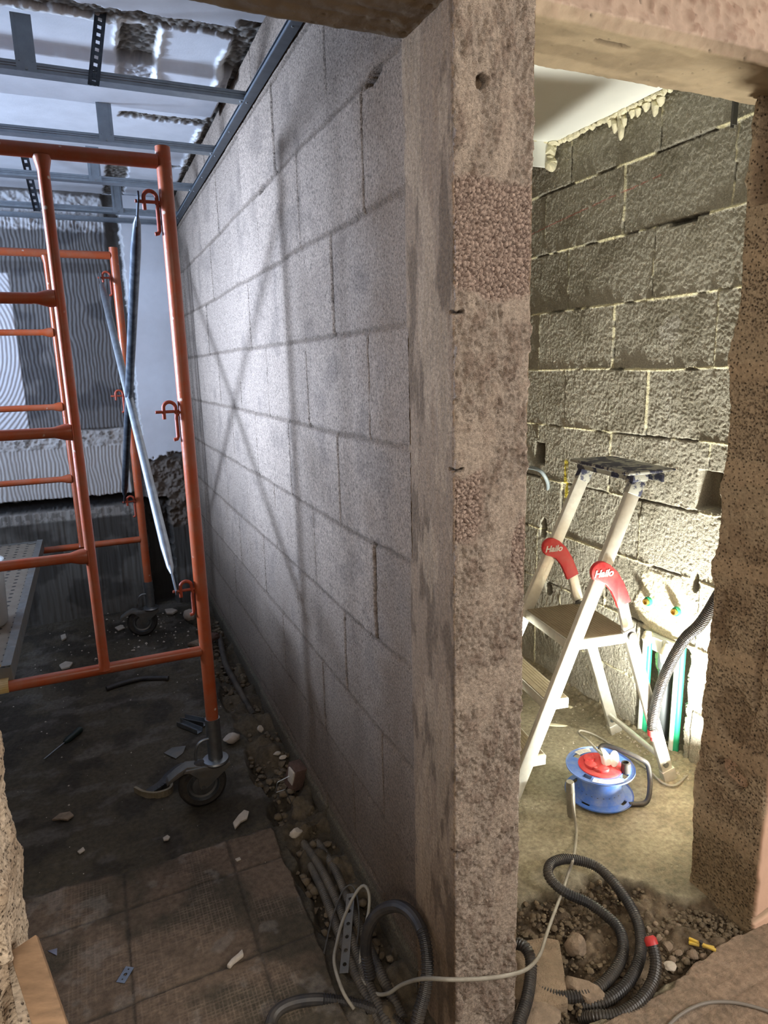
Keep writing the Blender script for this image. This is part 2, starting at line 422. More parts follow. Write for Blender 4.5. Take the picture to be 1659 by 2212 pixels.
# ---- block wall between the rooms (left face relief)
def build_wall_middle():
    ys = [1.285]
    while ys[-1] < 4.66: ys.append(ys[-1] + .0032 * (ys[-1] / 1.3) ** .6)
    ys = np.array(ys); zs = np.arange(-.14, 2.62, .0042); Y, Z = np.meshgrid(ys, zs, indexing='ij')
    bed, cr, rid, dz, dy, k, j = bond(Y, Z, 2.174 - .26 * 12, (1.745, 1.495))
    n = fbm(Y * 60, Z * 60, 2, 4); nb = fbm(Y * 9, Z * 9, 12, 4); nf = fbm(Y * 200, Z * 200, 6, 2)
    jb = 1 - ss(.003, .011, bed + (n - .5) * .008); jc = 1 - ss(.0022, .0065, cr + (n - .5) * .003)
    gap = jc * ss(.25, .50, fbm(Y * 5, Z * 5, 71, 2))
    h = (rid - .5) * .006 + (n - .5) * .0022 + (nf - .5) * .002
    h = h - jb * .0035 + jb * (n - .5) * .006 - gap * .012
    C = np.zeros(Y.shape + (3,)); C[:] = lin(176, 157, 139)
    C = C * (1 + (rid - .5) * .22)[..., None]
    C = cmix(C, lin(112, 100, 90), ss(.55, .75, nb) * .35)
    C = cmix(C, lin(112, 96, 80), jb * .65); C = cmix(C, lin(40, 36, 33), gap * .85)
    speck = ss(.62, .72, nf); C = cmix(C, lin(95, 84, 74), speck * .45)
    # brown mortar smear near the pier, browner towards the bottom
    C = cmix(C, lin(136, 112, 88), (1 - ss(1.3, 1.62, Y + (nb - .5) * .3)) * .65)
    C = cmix(C, lin(116, 97, 78), (1 - ss(.2, 1.2, Z + (nb - .5) * .6)) * .6)
    foot = 1 - ss(.04, .055, Z + (n - .5) * .02)
    C = cmix(C, lin(92, 88, 70), foot * .7)
    C = cmix(C, lin(120, 118, 96), (1 - ss(.0, .02, np.abs(Z - .055))) * .5)
    h = h + foot * .008
    # two holes / open joints near the top
    for (cy, cz, ry, rz) in ((2.42, 2.17, .05, .012), (1.44, 2.165, .05, .016)):
        m = ell(Y, Z, cy, cz, ry, rz, 5, .3); h = h - m * .03; C = cmix(C, lin(50, 46, 42), m * .8)
    ext = MB().box(((XL + DL) / 2 + .012, 3.0, 1.24), (DL - XL - .02, 3.36, 2.76))
    return struct(gridmesh('wall_middle', XL - h, Y, Z, C, m_block, ext))
build_wall_middle()

# ---- wrapped vertical reliefs (pier and jambs)
def wrap_path(poly, rad, step):
    P = [Vector((*p, 0)) for p in poly]; pts = []
    for i, p in enumerate(P):
        if 0 < i < len(P) - 1:
            a = (P[i - 1] - p).normalized(); b = (P[i + 1] - p).normalized()
            p0 = p + a * rad; p1 = p + b * rad
            for t in np.linspace(0, 1, 8): pts.append((p0 * (1 - t) ** 2) + p * (2 * t * (1 - t)) + p1 * t * t)
        else: pts.append(p)
    q = resample(pts, step); q = np.array([(p.x, p.y) for p in q]); t = np.gradient(q, axis=0)
    t /= np.linalg.norm(t, axis=1)[:, None]
    return q, np.stack([t[:, 1], -t[:, 0]], 1)
def build_pier():
    q, nr = wrap_path([(XL + .045, 1.375), (XL - .002, 1.295), (XL, 1.10), (.792, 1.10), (.80, 1.31)], .009, .0022)
    nr = -nr if nr[80][0] > 0 else nr
    D0 = .0855
    u = np.arange(len(q)) * .0022 - D0; zs = np.arange(-.14, 2.63, .0025)
    U, Z = np.meshgrid(u, zs, indexing='ij'); X0 = q[:, 0][:, None] + 0 * Z; Y0 = q[:, 1][:, None] + 0 * Z
    NX = nr[:, 0][:, None] + 0 * Z; NY = nr[:, 1][:, None] + 0 * Z
    n1 = fbm(U * 14, Z * 7, 3, 4); n2 = fbm(U * 70, Z * 40, 4, 4); n3 = fbm(U * 230, Z * 130, 5, 3); drip = fbm(U * 55, Z * 9, 8, 4)
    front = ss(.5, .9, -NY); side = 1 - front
    gr = front * np.clip(boxm(U, Z + (n1 - .5) * .05, 0, .42, 1.69, 1.895, .008) + boxm(U, Z + (n1 - .5) * .12, .18, .26, 1.24, 1.37, .01)
                 + ell(U, Z, .37, 1.19, .04, .09, 4, .3), 0, 1)
    f1, cid, fd = wor2(U / .0088, Z / .0088, 6)
    grain = ss(0, .42, fd) * .006 - .006 + (cid - .5) * .005 + (n3 - .5) * .002
    rough = (n1 - .5) * .008 + (n2 - .5) * .015 + (n3 - .5) * .013 + (drip - .5) * .009
    smear = (n1 - .5) * .003 + (drip - .5) * .004 + (n3 - .5) * .0015
    smooth_m = ss(.52, .62, fbm(U * 22, Z * 10, 55, 3))
    h = side * smear + front * (rough * (1 - .6 * smooth_m) * (1 - gr) + grain * gr)
    C = np.zeros(U.shape + (3,)); C[:] = lin(176, 161, 147)
    C = cmix(C, lin(140, 120, 106), ss(.45, .7, n2) * front * .6)
    C = cmix(C, lin(194, 177, 160), smooth_m * front * .5)
    C = cmix(C, lin(196, 172, 157), gr * .8); C = cmix(C, lin(112, 90, 80), gr * (1 - ss(.04, .22, fd)) * .85)
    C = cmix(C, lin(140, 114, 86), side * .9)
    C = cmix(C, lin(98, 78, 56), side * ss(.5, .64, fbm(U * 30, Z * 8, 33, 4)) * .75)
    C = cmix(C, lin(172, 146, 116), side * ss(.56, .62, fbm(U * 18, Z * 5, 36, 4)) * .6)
    for (zz, dp) in ((1.662, .012), (1.372, .012), (.53, .010)):       # cracks between courses
        m = (1 - ss(.001, .004, np.abs(Z - zz + (fbm(U * 40, Z * 0, 9, 3) - .5) * .02))) * (U > .185) * (U < .222)
        h = h - m * dp; C = cmix(C, lin(40, 32, 28), m * .8)
    m = ell(U, Z, .255, 2.045, .012, .012, 3, .4, 80); h = h - m * .02; C = cmix(C, lin(60, 48, 40), m * .7)
    ext = MB().box((.71, 1.20, 1.22), (.145, .165, 2.68))
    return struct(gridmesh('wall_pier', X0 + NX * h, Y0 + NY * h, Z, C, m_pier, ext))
build_pier()

def porous(U, Z, seed, scale=.0085):
    f1, c1 = wor(U / scale, Z / scale, seed); f2, c2 = wor(U / (scale * .55), Z / (scale * .55), seed + 4)
    return np.maximum((1 - ss(.12, .42, f1)) * (c1 > .35), (1 - ss(.12, .36, f2)) * (c2 > .5) * .7)
def build_jamb_right():
    q, nr = wrap_path([(2.9, 1.03), (1.535, 1.045), (1.535, 1.262), (1.80, 1.275)], .01, .0027)
    if nr[5][1] > 0: nr = -nr
    u = np.arange(len(q)) * .0027; keep = np.arange(len(q)) % 1 == 0
    zs = np.arange(-.14, 2.63, .003)
    sel = np.concatenate([np.arange(0, 380, 12), np.arange(380, len(q))]); q = q[sel]; nr = nr[sel]; u = u[sel]
    U, Z = np.meshgrid(u, zs, indexing='ij'); X0 = q[:, 0][:, None] + 0 * Z; Y0 = q[:, 1][:, None] + 0 * Z
    NX = nr[:, 0][:, None] + 0 * Z; NY = nr[:, 1][:, None] + 0 * Z
    U1 = 1.365                                    # start of the reveal along the path
    front = (U < U1 - .004).astype(float)
    n1 = fbm(U * 9, Z * 9, 3, 4); n2 = fbm(U * 50, Z * 50, 4, 4); n3 = fbm(U * 160, Z * 160, 14, 3)
    kz = np.mod(Z + .02 + (n1 - .5) * .03, .26); bedm = 1 - ss(.018, .034, np.minimum(kz, .26 - kz) + (n2 - .5) * .02)
    por = porous(U, Z, 7) * (1 - bedm) * (1 - ss(.55, .68, n1) * .7)
    h = (n1 - .5) * .012 + (n2 - .5) * .005 - por * .0045 + bedm * .002
    C = np.zeros(U.shape + (3,)); C[:] = lin(162, 146, 123)
    C = cmix(C, lin(130, 110, 88), ss(.4, .7, fbm(U * 12, Z * 12, 8, 4)) * .6)
    C = cmix(C, lin(168, 146, 120), bedm * .4); C = cmix(C, lin(70, 54, 42), por * .8)
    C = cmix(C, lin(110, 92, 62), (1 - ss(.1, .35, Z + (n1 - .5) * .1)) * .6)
    # knocked-out parts
    for (cu, cz, ru, rz, dp) in ((U1 + .10, .43, .05, .04, .030), (U1 + .11, .60, .06, .09, .012), (U1 + .17, .86, .02, .1, .012), (U1 + .05, .78, .012, .14, .010)):
        m = ell(U, Z, cu, cz, ru, rz, 9, .3, 25); h = h - m * dp; C = cmix(C, lin(104, 84, 62), m * .4)
    up = boxm(U, Z, U1 + .03, U1 + .19, 1.93, 2.2, .006); h = h - up * .03; C = cmix(C, lin(96, 78, 60), up * .6)
    # edge nibbles
    edge = 1 - ss(.0, .02, np.abs(U - (U1 + .217))); h = h + edge * ((fbm(Z * 14, Z * 0, 2, 4) - .5) * .04 - .004)
    # plastered front face
    fm = front * (1 - ss(0, .01, U - (U1 - .010) + (fbm(Z * 12, Z * 0, 7, 4) - .5) * .022))
    h = h * (1 - fm) + fm * (.008 + (n2 - .5) * .0008)
    C = cmix(C, lin(216, 180, 156), fm)
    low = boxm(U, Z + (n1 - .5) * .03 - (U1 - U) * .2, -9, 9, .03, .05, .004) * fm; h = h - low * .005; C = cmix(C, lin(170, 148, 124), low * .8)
    ext = MB().box((2.23, 1.15, 1.08), (1.33, .17, 2.40))
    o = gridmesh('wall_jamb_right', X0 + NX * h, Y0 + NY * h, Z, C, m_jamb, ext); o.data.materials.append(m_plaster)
    ff = (fm[:-1, :-1] > .5).ravel(); mi = np.zeros(len(o.data.polygons), dtype=np.int32); mi[:len(ff)] = ff; o.data.polygons.foreach_set('material_index', mi)
    return struct(o)
build_jamb_right()

def build_jamb_left():
    q, nr = wrap_path([(-.57, 1.31), (-.214, 1.30), (-.214, 1.10), (-.57, 1.10)], .012, .003)
    if nr[5][1] < 0: nr = -nr
    u = np.arange(len(q)) * .003; zs = np.arange(-.14, 2.30, .003)
    U, Z = np.meshgrid(u, zs, indexing='ij'); X0 = q[:, 0][:, None] + 0 * Z; Y0 = q[:, 1][:, None] + 0 * Z
    NX = nr[:, 0][:, None] + 0 * Z; NY = nr[:, 1][:, None] + 0 * Z
    n1 = fbm(U * 12, Z * 12, 3, 4); n2 = fbm(U * 60, Z * 60, 4, 4)
    por = porous(U, Z, 17)
    h = (n1 - .5) * .03 + (n2 - .5) * .008 - por * .003 - .03 * ell(U, Z, .57, .52, .12, .09, 5, .3, 10)
    C = np.zeros(U.shape + (3,)); C[:] = lin(206, 188, 164)
    C = cmix(C, lin(150, 128, 104), ss(.5, .7, n1) * .6); C = cmix(C, lin(96, 78, 60), por * .6)
    ext = MB().box((-1.225, 1.2, 1.2), (1.96, .17, 2.68))
    return struct(gridmesh('wall_jamb_left', X0 + NX * h, Y0 + NY * h, Z, C, m_jamb, ext))
build_jamb_left()

# ---- lintel over both openings and the wall above it
def build_lintel():
    # path in the (y, z) plane: back bottom -> front bottom -> up the front
    prof = [(1.30, 2.60), (1.30, 2.19), (1.285, 2.172), (1.12, 2.172), (1.10, 2.19), (1.10, 2.60)]
    pts = []
    for a, b in zip(prof, prof[1:]):
        L = math.dist(a, b); n = max(2, int(L / .004))
        for k in range(n): pts.append((a[0] + (b[0] - a[0]) * k / n, a[1] + (b[1] - a[1]) * k / n))
    pts.append(prof[-1]); p = np.array(pts); t = np.gradient(p, axis=0); t /= np.linalg.norm(t, axis=1)[:, None]
    nrm = np.stack([t[:, 1], -t[:, 0]], 1)
    if nrm[len(p) // 2][1] > 0: nrm = -nrm
    v = np.concatenate([[0], np.cumsum(np.linalg.norm(np.diff(p, axis=0), axis=1))])
    xs = np.concatenate([np.arange(-2.2, -.3, .05), np.arange(-.3, 2.05, .005), [2.5, 2.9]])
    X, V = np.meshgrid(xs, v, indexing='ij'); n1 = fbm(X * 8, V * 8, 5, 4); n2 = fbm(X * 60, V * 60, 6, 4); n3 = fbm(X * 6, V * 60, 16, 3)
    NY = nrm[:, 0][None, :] + 0 * X; NZ = nrm[:, 1][None, :] + 0 * X
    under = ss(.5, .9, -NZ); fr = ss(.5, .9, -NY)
    h = (n1 - .5) * .008 + under * (n3 - .5) * .003 + fr * (n2 - .5) * .016 + (n2 - .5) * .003
    f1, c1 = wor(X / .02, V / .02, 3); pit = (1 - ss(.04, .14, f1)) * (c1 > .86); h = h - pit * .004
    C = np.zeros(X.shape + (3,)); C[:] = lin(138, 121, 96)
    C = cmix(C, lin(104, 88, 66), ss(.45, .65, fbm(X * 5, V * 20, 26, 4)) * .6)
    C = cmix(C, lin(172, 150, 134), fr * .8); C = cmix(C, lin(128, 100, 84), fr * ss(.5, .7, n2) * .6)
    C = cmix(C, lin(70, 58, 46), pit * .8)
    m = ell(X, V, 1.01, .56, .045, .010, 3, .4, 50) * under; h = h - m * .01; C = cmix(C, lin(70, 55, 42), m * .8)
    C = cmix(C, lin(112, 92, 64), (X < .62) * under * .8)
    h = h - boxm(X, V, .635, .785, -1, 9, .004) * .03
    ext = MB().box((.35, 1.2, 2.40), (5.1, .16, .40))
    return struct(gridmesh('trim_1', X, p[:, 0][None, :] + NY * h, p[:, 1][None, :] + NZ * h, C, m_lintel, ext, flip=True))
build_lintel()

# ---- right wall of the right-hand room
def build_wall_right():
    ys = np.concatenate([np.arange(1.30, 1.58, .02), np.arange(1.58, 2.95, .0036), np.arange(2.96, 3.45, .03)])
    zs = np.arange(-.14, 2.66, .0036); Y, Z = np.meshgrid(ys, zs, indexing='ij')
    bed, cr, rid, dz, dy, k, j = bond(Y, Z, 2.314 - .26 * 12, (.525, .715), seed=4)
    n = fbm(Y * 50, Z * 50, 2, 4); nb = fbm(Y * 7, Z * 7, 12, 4); nf = fbm(Y * 170, Z * 170, 6, 2)
    jb = 1 - ss(.002, .006, bed + (n - .5) * .006); jc = 1 - ss(.0015, .0045, cr + (n - .5) * .003)
    sq = ss(.40, .52, fbm(Y * 7, Z * 12, 31, 3))       # where mortar squeezed out
    h = (rid - .5) * .010 + (n - .5) * .003 + (nf - .5) * .0052
    h = h - np.maximum(jb, jc) * .008 * (1 - sq) + np.maximum(jb, jc * .6) * sq * (.005 + (n - .5) * .014)
    C = np.zeros(Y.shape + (3,)); C[:] = lin(164, 160, 146)
    C = C * (1 + (rid - .5) * .16)[..., None]; C = cmix(C, lin(112, 106, 88), ss(.5, .75, nb) * .5)
    C = cmix(C, lin(226, 218, 176), np.maximum(jb, jc * .7) * sq * .8); C = cmix(C, lin(48, 44, 36), np.maximum(jb, jc) * (1 - sq) * .8)
    C = cmix(C, lin(205, 203, 196), ell(Y, Z, 1.93, 1.67, .05, .05, 5, .6, 40) * .35)
    C = cmix(C, lin(205, 203, 196), boxm(Y, Z, 1.905, 1.925, 1.2, 1.55, .01) * ss(.4, .6, n) * .4)
    # plaster patch round the water stubs
    pp = ell(Y, Z, 1.87, .58, .16, .16, 9, .3, 14); C = cmix(C, lin(222, 214, 184), pp * .85); h = h + pp * .004
    # chase for the pipes
    ch = boxm(Y + (n - .5) * .03, Z, 1.735, 1.985, -.2, .47, .006); h = h - ch * .065; C = cmix(C, lin(110, 104, 84), ch * .7)
    gf = ch * ell(Y, Z, 1.905, .37, .03, .08, 3, .3, 30); h = h + gf * .03; C = cmix(C, lin(196, 222, 170), gf)
    # holes
    for (cy, cz, ry, rz, bxx) in ((2.70, 1.13, .042, .05, 1), (2.65, .76, .028, .05, 0), (2.61, .24, .022, .045, 0), (2.60, .46, .03, .03, 0),
                                 (1.70, 1.10, .05, .07, 1), (1.735, .75, .018, .04, 0)):
        m = boxm(Y, Z, cy - ry, cy + ry, cz - rz, cz + rz, .004) if bxx else ell(Y, Z, cy, cz, ry, rz, 13, .3, 25)
        h = h - m * .07; C = cmix(C, lin(92, 78, 58), m * .8)
    # wide open joint
    m = boxm(Y, Z, 1.84, 1.96, 2.040, 2.058, .003); h = h - m * .03; C = cmix(C, lin(40, 36, 30), m * .7)
    # yellow spray mark; red laser line painted into the wall colour
    m = boxm(Y, Z, 2.48, 2.505, .84, 1.12, .006) * ss(.35, .55, fbm(Y * 90, Z * 25, 3, 3)); C = cmix(C, lin(196, 178, 30), m * .9)
    a = Vector((2.86, 2.12)); b = Vector((2.03, 2.205))
    zl = 2.16 + (2.86 - Y) * .085
    m = (1 - ss(.001, .003, np.abs(Z - zl))) * (Y > 2.02) * ss(.3, .5, fbm(Y * 30, Z * 3, 8, 3)); C = cmix(C, lin(196, 96, 88), m * .7)
    ext = MB().box((XR + .16, 2.38, 1.24), (.14, 2.16, 2.78))
    return struct(gridmesh('wall_right', XR - h, Y, Z, C, m_rblock, ext))
build_wall_right()

# ---- far wall of the left room
def build_wall_back():
    xs = np.arange(-1.0, .64, .0045); zs = np.arange(-.1, 2.66, .0045); X, Z = np.meshgrid(xs, zs, indexing='ij')
    n1 = fbm(X * 6, Z * 6, 3, 4); n2 = fbm(X * 40, Z * 40, 5, 4); n3 = fbm(X * 110, Z * 110, 7, 2)
    ph = X * 2 * np.pi / .021 + (fbm(X * 9, Z * 6, 10, 4) - .5) * 13
    comb = .5 + .5 * np.sin(ph)
    C = np.zeros(X.shape + (3,)); C[:] = lin(104, 100, 96); h = (n1 - .5) * .02 + (n2 - .5) * .012
    # right limit of the adhesive leans like the photo's panels do not: plumb edge near x = .2
    pan = boxm(X + (n1 - .5) * .02, Z, -1.2, .205, 1.23, 2.47, .004)
    C = cmix(C, lin(120, 118, 116), pan); h = h * (1 - pan) + pan * (.012 + comb * .006 + (n2 - .5) * .003)
    top = boxm(X, Z + (n2 - .5) * .04, -1.2, .205, 2.40, 2.60, .01); C = cmix(C, lin(214, 214, 214), top * .9); h = h + top * (n2 - .5) * .03
    scr = pan * boxm(X, Z, -1.2, .2, 2.16, 2.22, .01); C = cmix(C, lin(84, 80, 76), scr * .6)
    dk = pan * ss(.48, .6, fbm(X * 4, Z * 5, 61, 3)); C = cmix(C, lin(72, 72, 74), dk * .6)
    wl = boxm(X + (Z - 1.2) * 0, Z, -1.2, -.345, 1.23, 2.15, .004); ph2 = (np.hypot(X + .75, (Z - 1.75) * .8)) * 2 * np.pi / .021
    C = cmix(C, lin(224, 224, 226), wl * .95); h = h * (1 - wl) + wl * (.016 + (.5 + .5 * np.sin(ph2 + (n1 - .5) * 5)) * .006)
    # lower white combed band
    lb = boxm(X, Z + (n1 - .5) * .03, -1.2, .235, .80, 1.225, .006); C = cmix(C, lin(196, 192, 186), lb * .9)
    h = h * (1 - lb) + lb * (.02 + comb * .006 * (Z < 1.12) + (Z > 1.12) * (n2 - .5) * .03)
    C = cmix(C, lin(96, 88, 78), lb * ss(.55, .64, n2) * ss(1.10, 1.16, Z) * .8)
    gp = boxm(X, Z + (n2 - .5) * .03, -1.2, .24, .735, .80, .006); C = cmix(C, lin(30, 28, 26), gp); h = h - gp * .05
    low = 1 - ss(.72, .74, Z); C = cmix(C, lin(92, 88, 80), low * .9); C = cmix(C, lin(60, 56, 50), low * ss(.45, .6, n1) * .8)
    lt = low * boxm(X, Z, -1.2, .22, .66, .73, .01) * (.5 + .5 * (n2 > .5)); C = cmix(C, lin(170, 164, 154), lt * .7)
    h = h * (1 - low) + low * (.012 + (fbm(X * 60, Z * 4, 8, 3) - .5) * .012)
    # dark chase, then smooth white plaster, then rubble in the corner
    ds = boxm(X + (n2 - .5) * .02, Z, .205, .285, .0, 2.62, .005) * (1 - low); h = h - ds * .03; C = cmix(C, lin(92, 88, 84), ds * .8)
    wp = boxm(X + (n2 - .5) * .03, Z, .29, .60, 1.0, 2.62, .004); zz = 1.0 + .07 * (n2 - .5) + (X - .33) * .25
    wp = wp * ss(-.01, .01, Z - zz - .0)
    C = cmix(C, lin(226, 228, 232), wp); h = h * (1 - wp) + wp * (.028 + (n1 - .5) * .002)
    we = boxm(X + (n2 - .5) * .03, Z, .283, .30, 1.0, 2.62, .003); C = cmix(C, lin(232, 232, 230), we * .7)
    rb = boxm(X, Z, .29, .64, .55, 1.0, .02) * (1 - wp); C = cmix(C, lin(112, 100, 88), rb * .8); h = h + rb * (fbm(X * 25, Z * 25, 4, 4) - .5) * .08
    dk2 = boxm(X + (n2 - .5) * .03, Z, .27, .42, .0, .75, .01); h = h - dk2 * .10; C = cmix(C, lin(40, 36, 32), dk2 * .8)
    ext = MB().box((-.8, 4.85, 1.25), (2.84, .2, 2.8))
    return struct(gridmesh('wall_back', X, 4.62 - h, Z, C, m_adh, ext))
build_wall_back()

# ---- ceiling of the left room
def build_ceiling():
    xs = np.arange(-1.0, .64, .0055); ys = np.arange(1.28, 4.66, .0055); X, Y = np.meshgrid(xs, ys, indexing='ij')
    n1 = fbm(X * 5, Y * 5, 3, 4); n2 = fbm(X * 45, Y * 45, 5, 4); n3 = fbm(X * 22, Y * 22, 15, 5, .65); wv = (n3 - .5) * .05; n4 = fbm(X * 80, Y * 80, 25, 3)
    C = np.zeros(X.shape + (3,)); C[:] = lin(222, 224, 228); h = (n1 - .5) * .003
    ex = np.zeros_like(X)
    for (x0, x1, y0, y1) in ((-1.1, .64, 2.36, 2.43), (.215, .335, 2.40, 2.84), (.22, .33, 3.9, 4.62), (.25, .64, 3.20, 3.27), (.16, .62, 3.90, 3.95),
                             (.56, .64, 2.3, 2.75), (.60, .64, 2.75, 4.6)):
        ex = np.maximum(ex, boxm(X + wv * .5, Y + wv, x0, x1, y0, y1, .006))
    h = h + ex * (.011 + (n2 - .5) * .010 + (n4 - .5) * .014); C = cmix(C, lin(112, 104, 92), ex * .95); C = cmix(C, lin(58, 52, 45), ex * ss(.42, .6, n4) * .7)
    # raised plaster lips round the bared strips
    lip = np.zeros_like(X)
    for (x0, x1, y0, y1) in ((-1.1, .3, 2.43, 2.455), (.33, .352, 2.45, 2.84), (.20, .216, 2.42, 2.6), (-.3, .25, 3.10, 3.13), (.54, .57, 2.5, 2.80), (.575, .60, 3.3, 3.9)):
        lip = np.maximum(lip, boxm(X + wv * .4, Y + wv * .5, x0, x1, y0, y1, .006))
    h = h - lip * (.005 + (n2 - .5) * .012 + (n4 - .5) * .006); C = cmix(C, lin(240, 240, 236), lip * .9)
    # shallow step
    st = boxm(X, Y + wv * .1, -1.1, .6, 2.66, 3.06, .01); h = h - st * .035
    C = cmix(C, lin(204, 206, 212), st * .5)
    ext = MB().box((-.8, 2.95, 2.73), (2.84, 3.5, .12))
    return struct(gridmesh('ceiling', X, Y, 2.62 + h, C, m_plaster, ext, flip=True))
build_ceiling()

# ---- rest of the shell
slab('wall_left', (-2.35, -2.6, -.15), (-2.2, 2.76, 2.8), m_plain)
slab('wall_left', (-2.35, 2.76, -.15), (-2.2, 3.75, 1.48), m_plain)
slab('wall_left', (-2.35, 2.76, 2.22), (-2.2, 3.75, 2.8), m_plain)
slab('wall_left', (-2.35, 3.75, -.15), (-2.2, 4.9, 2.8), m_plain)
slab('floor', (-2.2, 1.0, -.12), (-1.05, 4.7, -.02), m_plain)
slab('wall_back', (-2.2, -2.6, -.15), (2.95, -2.5, 2.8), m_plain)
slab('wall_right', (2.9, -2.5, -.15), (3.0, 1.25, 2.8), m_plain)
slab('wall_back', (.79, 3.42, -.15), (2.1, 3.52, 2.8), m_plain)
slab('ceiling', (-2.2, -2.5, 2.62), (2.95, 1.16, 2.8), m_plain)
slab('ceiling', (.70, 1.26, 2.68), (2.95, 3.5, 2.8), m_white)

# suspended gypsum ceiling of the right room with fascia and foam edge
def torn(x0, y0, x1, y1, n, amp, seed):
    rnd = random.Random(seed); out = []
    for k in range(n + 1):
        t = k / n; out.append((x0 + (x1 - x0) * t + rnd.uniform(-amp, amp), y0 + (y1 - y0) * t + rnd.uniform(-amp, amp)))
    return out
pts = [(.80, 1.33)] + torn(1.965, 1.33, 1.975, 2.60, 40, .004, 3) + torn(1.97, 2.605, .80, 2.62, 30, .003, 4)
gc = struct(MB().prism(pts, (0, 0, 2.506), (1, 0, 0), (0, 1, 0), .013).build('ceiling', m_white, smooth=False))
struct(MB().box((1.388, 2.612, 2.455), (1.175, .013, .11)).build('ceiling', m_white, smooth=False))
rnd = random.Random(9); fm = MB()
P = []
for k in range(90):
    t = k / 89; P.append(Vector((1.985 + rnd.uniform(-.006, .004), 1.95 + .66 * t, 2.497 + rnd.uniform(-.004, .004))))
fm.tube(P, [.011 + rnd.uniform(-.004, .004) for _ in P], 8)
for (y, L, r) in ((2.02, .035, .014), (2.045, .06, .012), (2.09, .03, .014), (2.20, .05, .010), (2.215, .09, .012), (2.25, .055, .012), (2.16, .03, .012), (2.13, .035, .011), (2.28, .025, .01)):
    fm.tube([(1.990, y, 2.50), (1.996, y + .006, 2.50 - L * .35), (1.990, y - .006, 2.50 - L * .7), (1.995, y - .002, 2.50 - L), (1.993, y, 2.49 - L)], [r * 1.4, r * .95, r * 1.1, r * .8, r * .3], 9)
P = [Vector((1.35 + .63 * k / 60, 2.612 + rnd.uniform(-.003, .003), 2.50 + rnd.uniform(-.003, .003))) for k in range(61)]
fm.tube(P, [.009 + rnd.uniform(-.003, .003) for _ in P], 8)
P = [Vector((1.955 + rnd.uniform(-.012, .012), 2.600 + rnd.uniform(-.004, .004), 2.50 - .11 * k / 14)) for k in range(15)]
fm.tube(P, [.020 + rnd.uniform(-.008, .006) for _ in P], 9)
tag(fm.build('foam_seal', m_foam), 'torn cream expanding foam along the edge of the white gypsum ceiling', 'foam')
MB_w = MB().box((-2.275, 3.255, 2.20), (.06, .99, .04)).box((-2.275, 3.255, 1.50), (.06, .99, .04)).box((-2.275, 2.78, 1.85), (.06, .04, .70)).box((-2.275, 3.73, 1.85), (.06, .04, .70))
struct(MB_w.build('window_1', m_white, smooth=False))
# ================================================================== OBJECTS
def arc(c, ex, ey, r, a0, a1, n=12):
    c = Vector(c); ex = Vector(ex); ey = Vector(ey)
    return [c + ex * r * math.cos(math.radians(a0 + (a1 - a0) * k / n)) + ey * r * math.sin(math.radians(a0 + (a1 - a0) * k / n)) for k in range(n + 1)]

# ---- suspended ceiling grid of the left room
def profile(y, z, x0, x1, label, w=.047, hgt=.027, grp=None):
    t = thing('ceiling_profile', label, 'metal profile', (0, y, z), 0, grp)
    m = MB()
    th = .0012
    prof = [(-w/2, hgt), (-w/2 + .004, hgt), (-w/2 + .003, hgt - .002), (-w/2 + th, hgt - .002), (-w/2 + th, th), (-.012, th), (-.010, .003), (-.008, th), (.008, th), (.010, .003), (.012, th),
            (w/2 - th, th), (w/2 - th, hgt - .002), (w/2 - .003, hgt - .002), (w/2 - .004, hgt), (w/2, hgt),
            (w/2, hgt * .7), (w/2 - .0012, hgt * .66), (w/2, hgt * .6), (w/2, hgt * .45), (w/2 - .0012, hgt * .4), (w/2, hgt * .35), (w/2, 0), (-w/2, 0),
            (-w/2, hgt * .35), (-w/2 + .0012, hgt * .4), (-w/2, hgt * .45), (-w/2, hgt * .6), (-w/2 + .0012, hgt * .66), (-w/2, hgt * .7)]
    m.prism(prof, ((x0 + x1) / 2, 0, 0), (0, 1, 0), (0, 0, 1), x1 - x0)
    m.build('channel', m_track, t, smooth=False)
    s = MB(); s.cyl((x1 - .02, -.004, -.0002), (x1 - .02, -.004, -.003), .004, 10); s.build('screw', m_zinc, t)
    return t
G = 'galvanised ceiling profiles crossing the left room'
P1 = profile(2.462, 2.448, -1.0, .598, 'galvanised ceiling profile nearest the camera, held by the black perforated strap')
P2 = profile(3.052, 2.448, -1.0, .598, 'galvanised ceiling profile just above the orange top bar of the near scaffold')
P3 = profile(3.664, 2.448, -1.0, .598, 'third galvanised ceiling profile from the camera, with a bracket left of the hook')
P4 = profile(4.300, 2.448, -1.0, .598, 'fourth galvanised ceiling profile, last one before the far wall')
t = thing('wall_track', 'grey steel edge track screwed to the far wall under the ceiling', 'metal profile', (0, 4.555, 2.448))
MB().box((-.2, .0, .014), (1.62, .0015, .028)).box((-.2, -.014, .0), (1.62, .028, .0015)).box((-.2, .014, .028), (1.62, .028, .0015)).build('channel', m_track, t, smooth=False)
t = thing('wall_track', 'grey steel edge track running along the top of the long block wall', 'metal profile', (.60, 0, 2.445))
MB().box((.0, 2.95, .0), (.030, 3.3, .0015)).box((-.0155, 2.95, .004), (.0015, 3.3, .008)).box((.0155, 2.95, .015), (.0015, 3.3, .03)).box((.004, 2.95, .029), (.024, 3.3, .0015)).build('channel', m_edge, t, smooth=False)
for y in (1.9, 2.45, 2.75, 3.06, 3.4, 3.66, 4.0, 4.3): MB().cyl((-.004, y, -.0005), (-.004, y, -.003), .0035, 10).build('screw', m_zinc, t)
